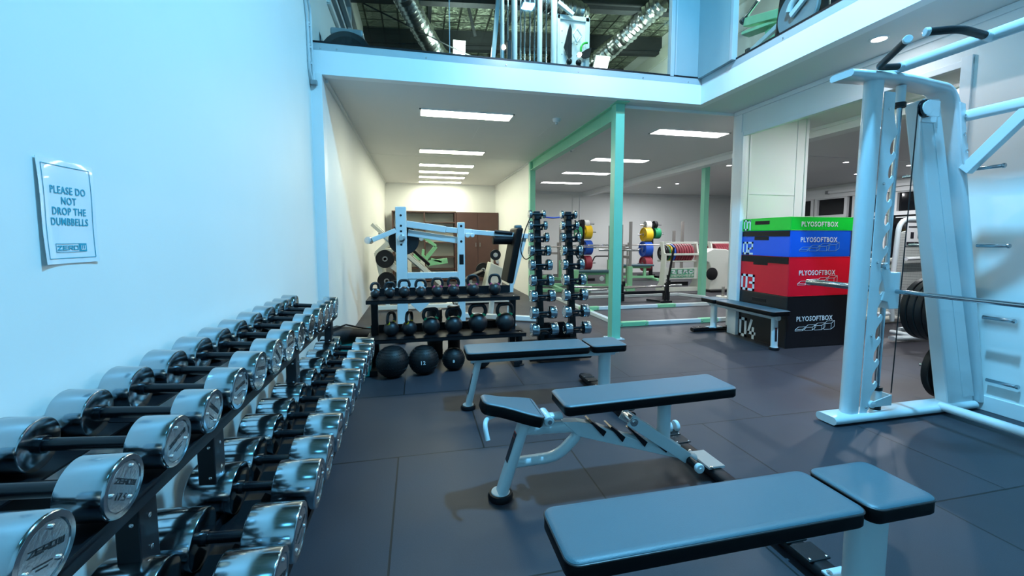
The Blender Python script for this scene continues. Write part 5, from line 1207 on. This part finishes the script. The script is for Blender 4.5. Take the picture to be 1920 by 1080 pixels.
# ================================================================== WALL SIGN AND CONDUITS
sg = thing('wall_sign', 'laminated paper sign PLEASE DO NOT DROP THE DUMBBELLS taped on the left wall', 'sign', (-.999, 1.505, 1.335))
nx_, ny_ = 10, 14; Wd, Hd = .205, .295; vs = []; fs = []
def sp(u, v): return (.0025 + .005 * abs(u) ** 3 * (1 if u < 0 else .3) * (1.2 - .6 * v) + .0008 * math.sin(v * 4) * (.4 + abs(u)), u * Wd / 2 * 1, v * Hd / 2)
for j in range(ny_ + 1):
    for i in range(nx_ + 1): vs.append(sp(-1 + 2 * i / nx_, -1 + 2 * j / ny_))
for j in range(ny_):
    for i in range(nx_): a = j * (nx_ + 1) + i; fs.append((a, a + 1, a + nx_ + 2, a + nx_ + 1))
vs2 = [(x - .0008, y, z) for x, y, z in vs]; n0 = len(vs)
bd = [i for i in range(nx_ + 1)] + [j * (nx_ + 1) + nx_ for j in range(1, ny_ + 1)] + [ny_ * (nx_ + 1) + i for i in range(nx_ - 1, -1, -1)] + [j * (nx_ + 1) for j in range(ny_ - 1, 0, -1)]
fs += [tuple(n0 + q for q in reversed(f)) for f in fs[:nx_ * ny_]] + [(bd[i], n0 + bd[i], n0 + bd[(i + 1) % len(bd)], bd[(i + 1) % len(bd)]) for i in range(len(bd))]
ps = MB().add(vs + vs2, fs, True).build('sheet', 'paper', sg)
def onsheet(o, lift=.0012):
    for vv in o.data.vertices:
        y, z = vv.co.y, vv.co.z; p = sp(max(-1, min(1, y / (Wd / 2))), max(-1, min(1, z / (Hd / 2)))); vv.co.x += p[0] + lift
bdm = MB()
for (a, b), (c, d) in (((-.088, -.132), (.088, -.132)), ((.088, -.132), (.088, .132)), ((.088, .132), (-.088, .132)), ((-.088, .132), (-.088, -.132))):
    for k in range(12):
        p = (0, a + (c - a) * k / 12, b + (d - b) * k / 12); q = (0, a + (c - a) * (k + 1) / 12, b + (d - b) * (k + 1) / 12); bdm.bar(p, q, .0018, .0004, (1, 0, 0))
onsheet(bdm.build('border', 'teal', sg))
for s, z in (('PLEASE DO', .062), ('NOT', .032), ('DROP THE', .002), ('DUMBBELLS', -.028)):
    onsheet(lettering(s, .030, 'teal', frame((0, 0, z), (0, 1, 0), (0, 0, 1)), sg, bold=.00045, ext=.0002, sx=.80))
lg = logo('ZERO', (0, -.052, -.108), (0, 1, 0), (0, 0, 1), .014, .011, .006, .003, .0004); onsheet(lg.build('logo', 'teal', sg))
bx = MB()
for a, b, c, d in ((-.058, -.114, .055, -.114), (.055, -.114, .055, -.09), (.055, -.09, -.058, -.09), (-.058, -.09, -.058, -.114)): bx.bar((0, a, b), (0, c, d), .0014, .0004, (1, 0, 0))
bx.bar((0, .027, -.102), (0, .055, -.102), .022, .0004, (1, 0, 0)); onsheet(bx.build('logo_box', 'teal', sg), .0010)
onsheet(logo('w', (0, .034, -.108), (0, 1, 0), (0, 0, 1), .014, .011, .006, .0025, .0004).build('logo', 'paper', sg), .0018)
for x, y, lb, pts in ((0, 0, 'grey conduit with elbow on the left wall corner, nearer one of the pair', [(-.985, 4.45, 5.4), (-.985, 4.42, 3.55), (-.985, 4.50, 3.35), (-.985, 4.52, 2.88), (-.975, 4.57, 2.80)]),
                      (0, 0, 'grey conduit bending round the gallery edge, farther one of the pair', [(-.985, 4.50, 5.4), (-.985, 4.48, 3.60), (-.975, 4.60, 3.45), (-.975, 4.585, 3.25), (-.97, 4.595, 2.9), (-.965, 4.585, 2.78)])):
    t = thing('conduit', lb, 'conduit', (0, 0, 0), 0, 'conduits at the wall corner')
    MB().tube(round_path(pts, .06, 5), .013, 12).build('pipe', 'conduit', t)
    c = MB()
    for z in (3.3, 3.1, 2.95): c.cyl((-.985, pts[3][1], z), (-.985, pts[3][1], z + .02), .017, 12)
    c.builds('clip', 'conduit', t)
tag(MB().box(-.99, -.93, 4.555, 4.60, 2.755, 2.80).build('junction_box', 'grey', None, .006), 'small grey junction at the lower end of the corner conduits', 'junction box')
t = thing('far_conduit', 'thin white conduit running down the far back room wall', 'conduit', (5.62, BY - .03, 0)); MB().cyl((-.25, 0, 1.6), (-.25, 0, CZ), .012, 10).build('pipe', 'trim', t); MB().box(-.28, -.22, -.03, .03, 1.5, 1.6).build('switch_box', 'grey', t)
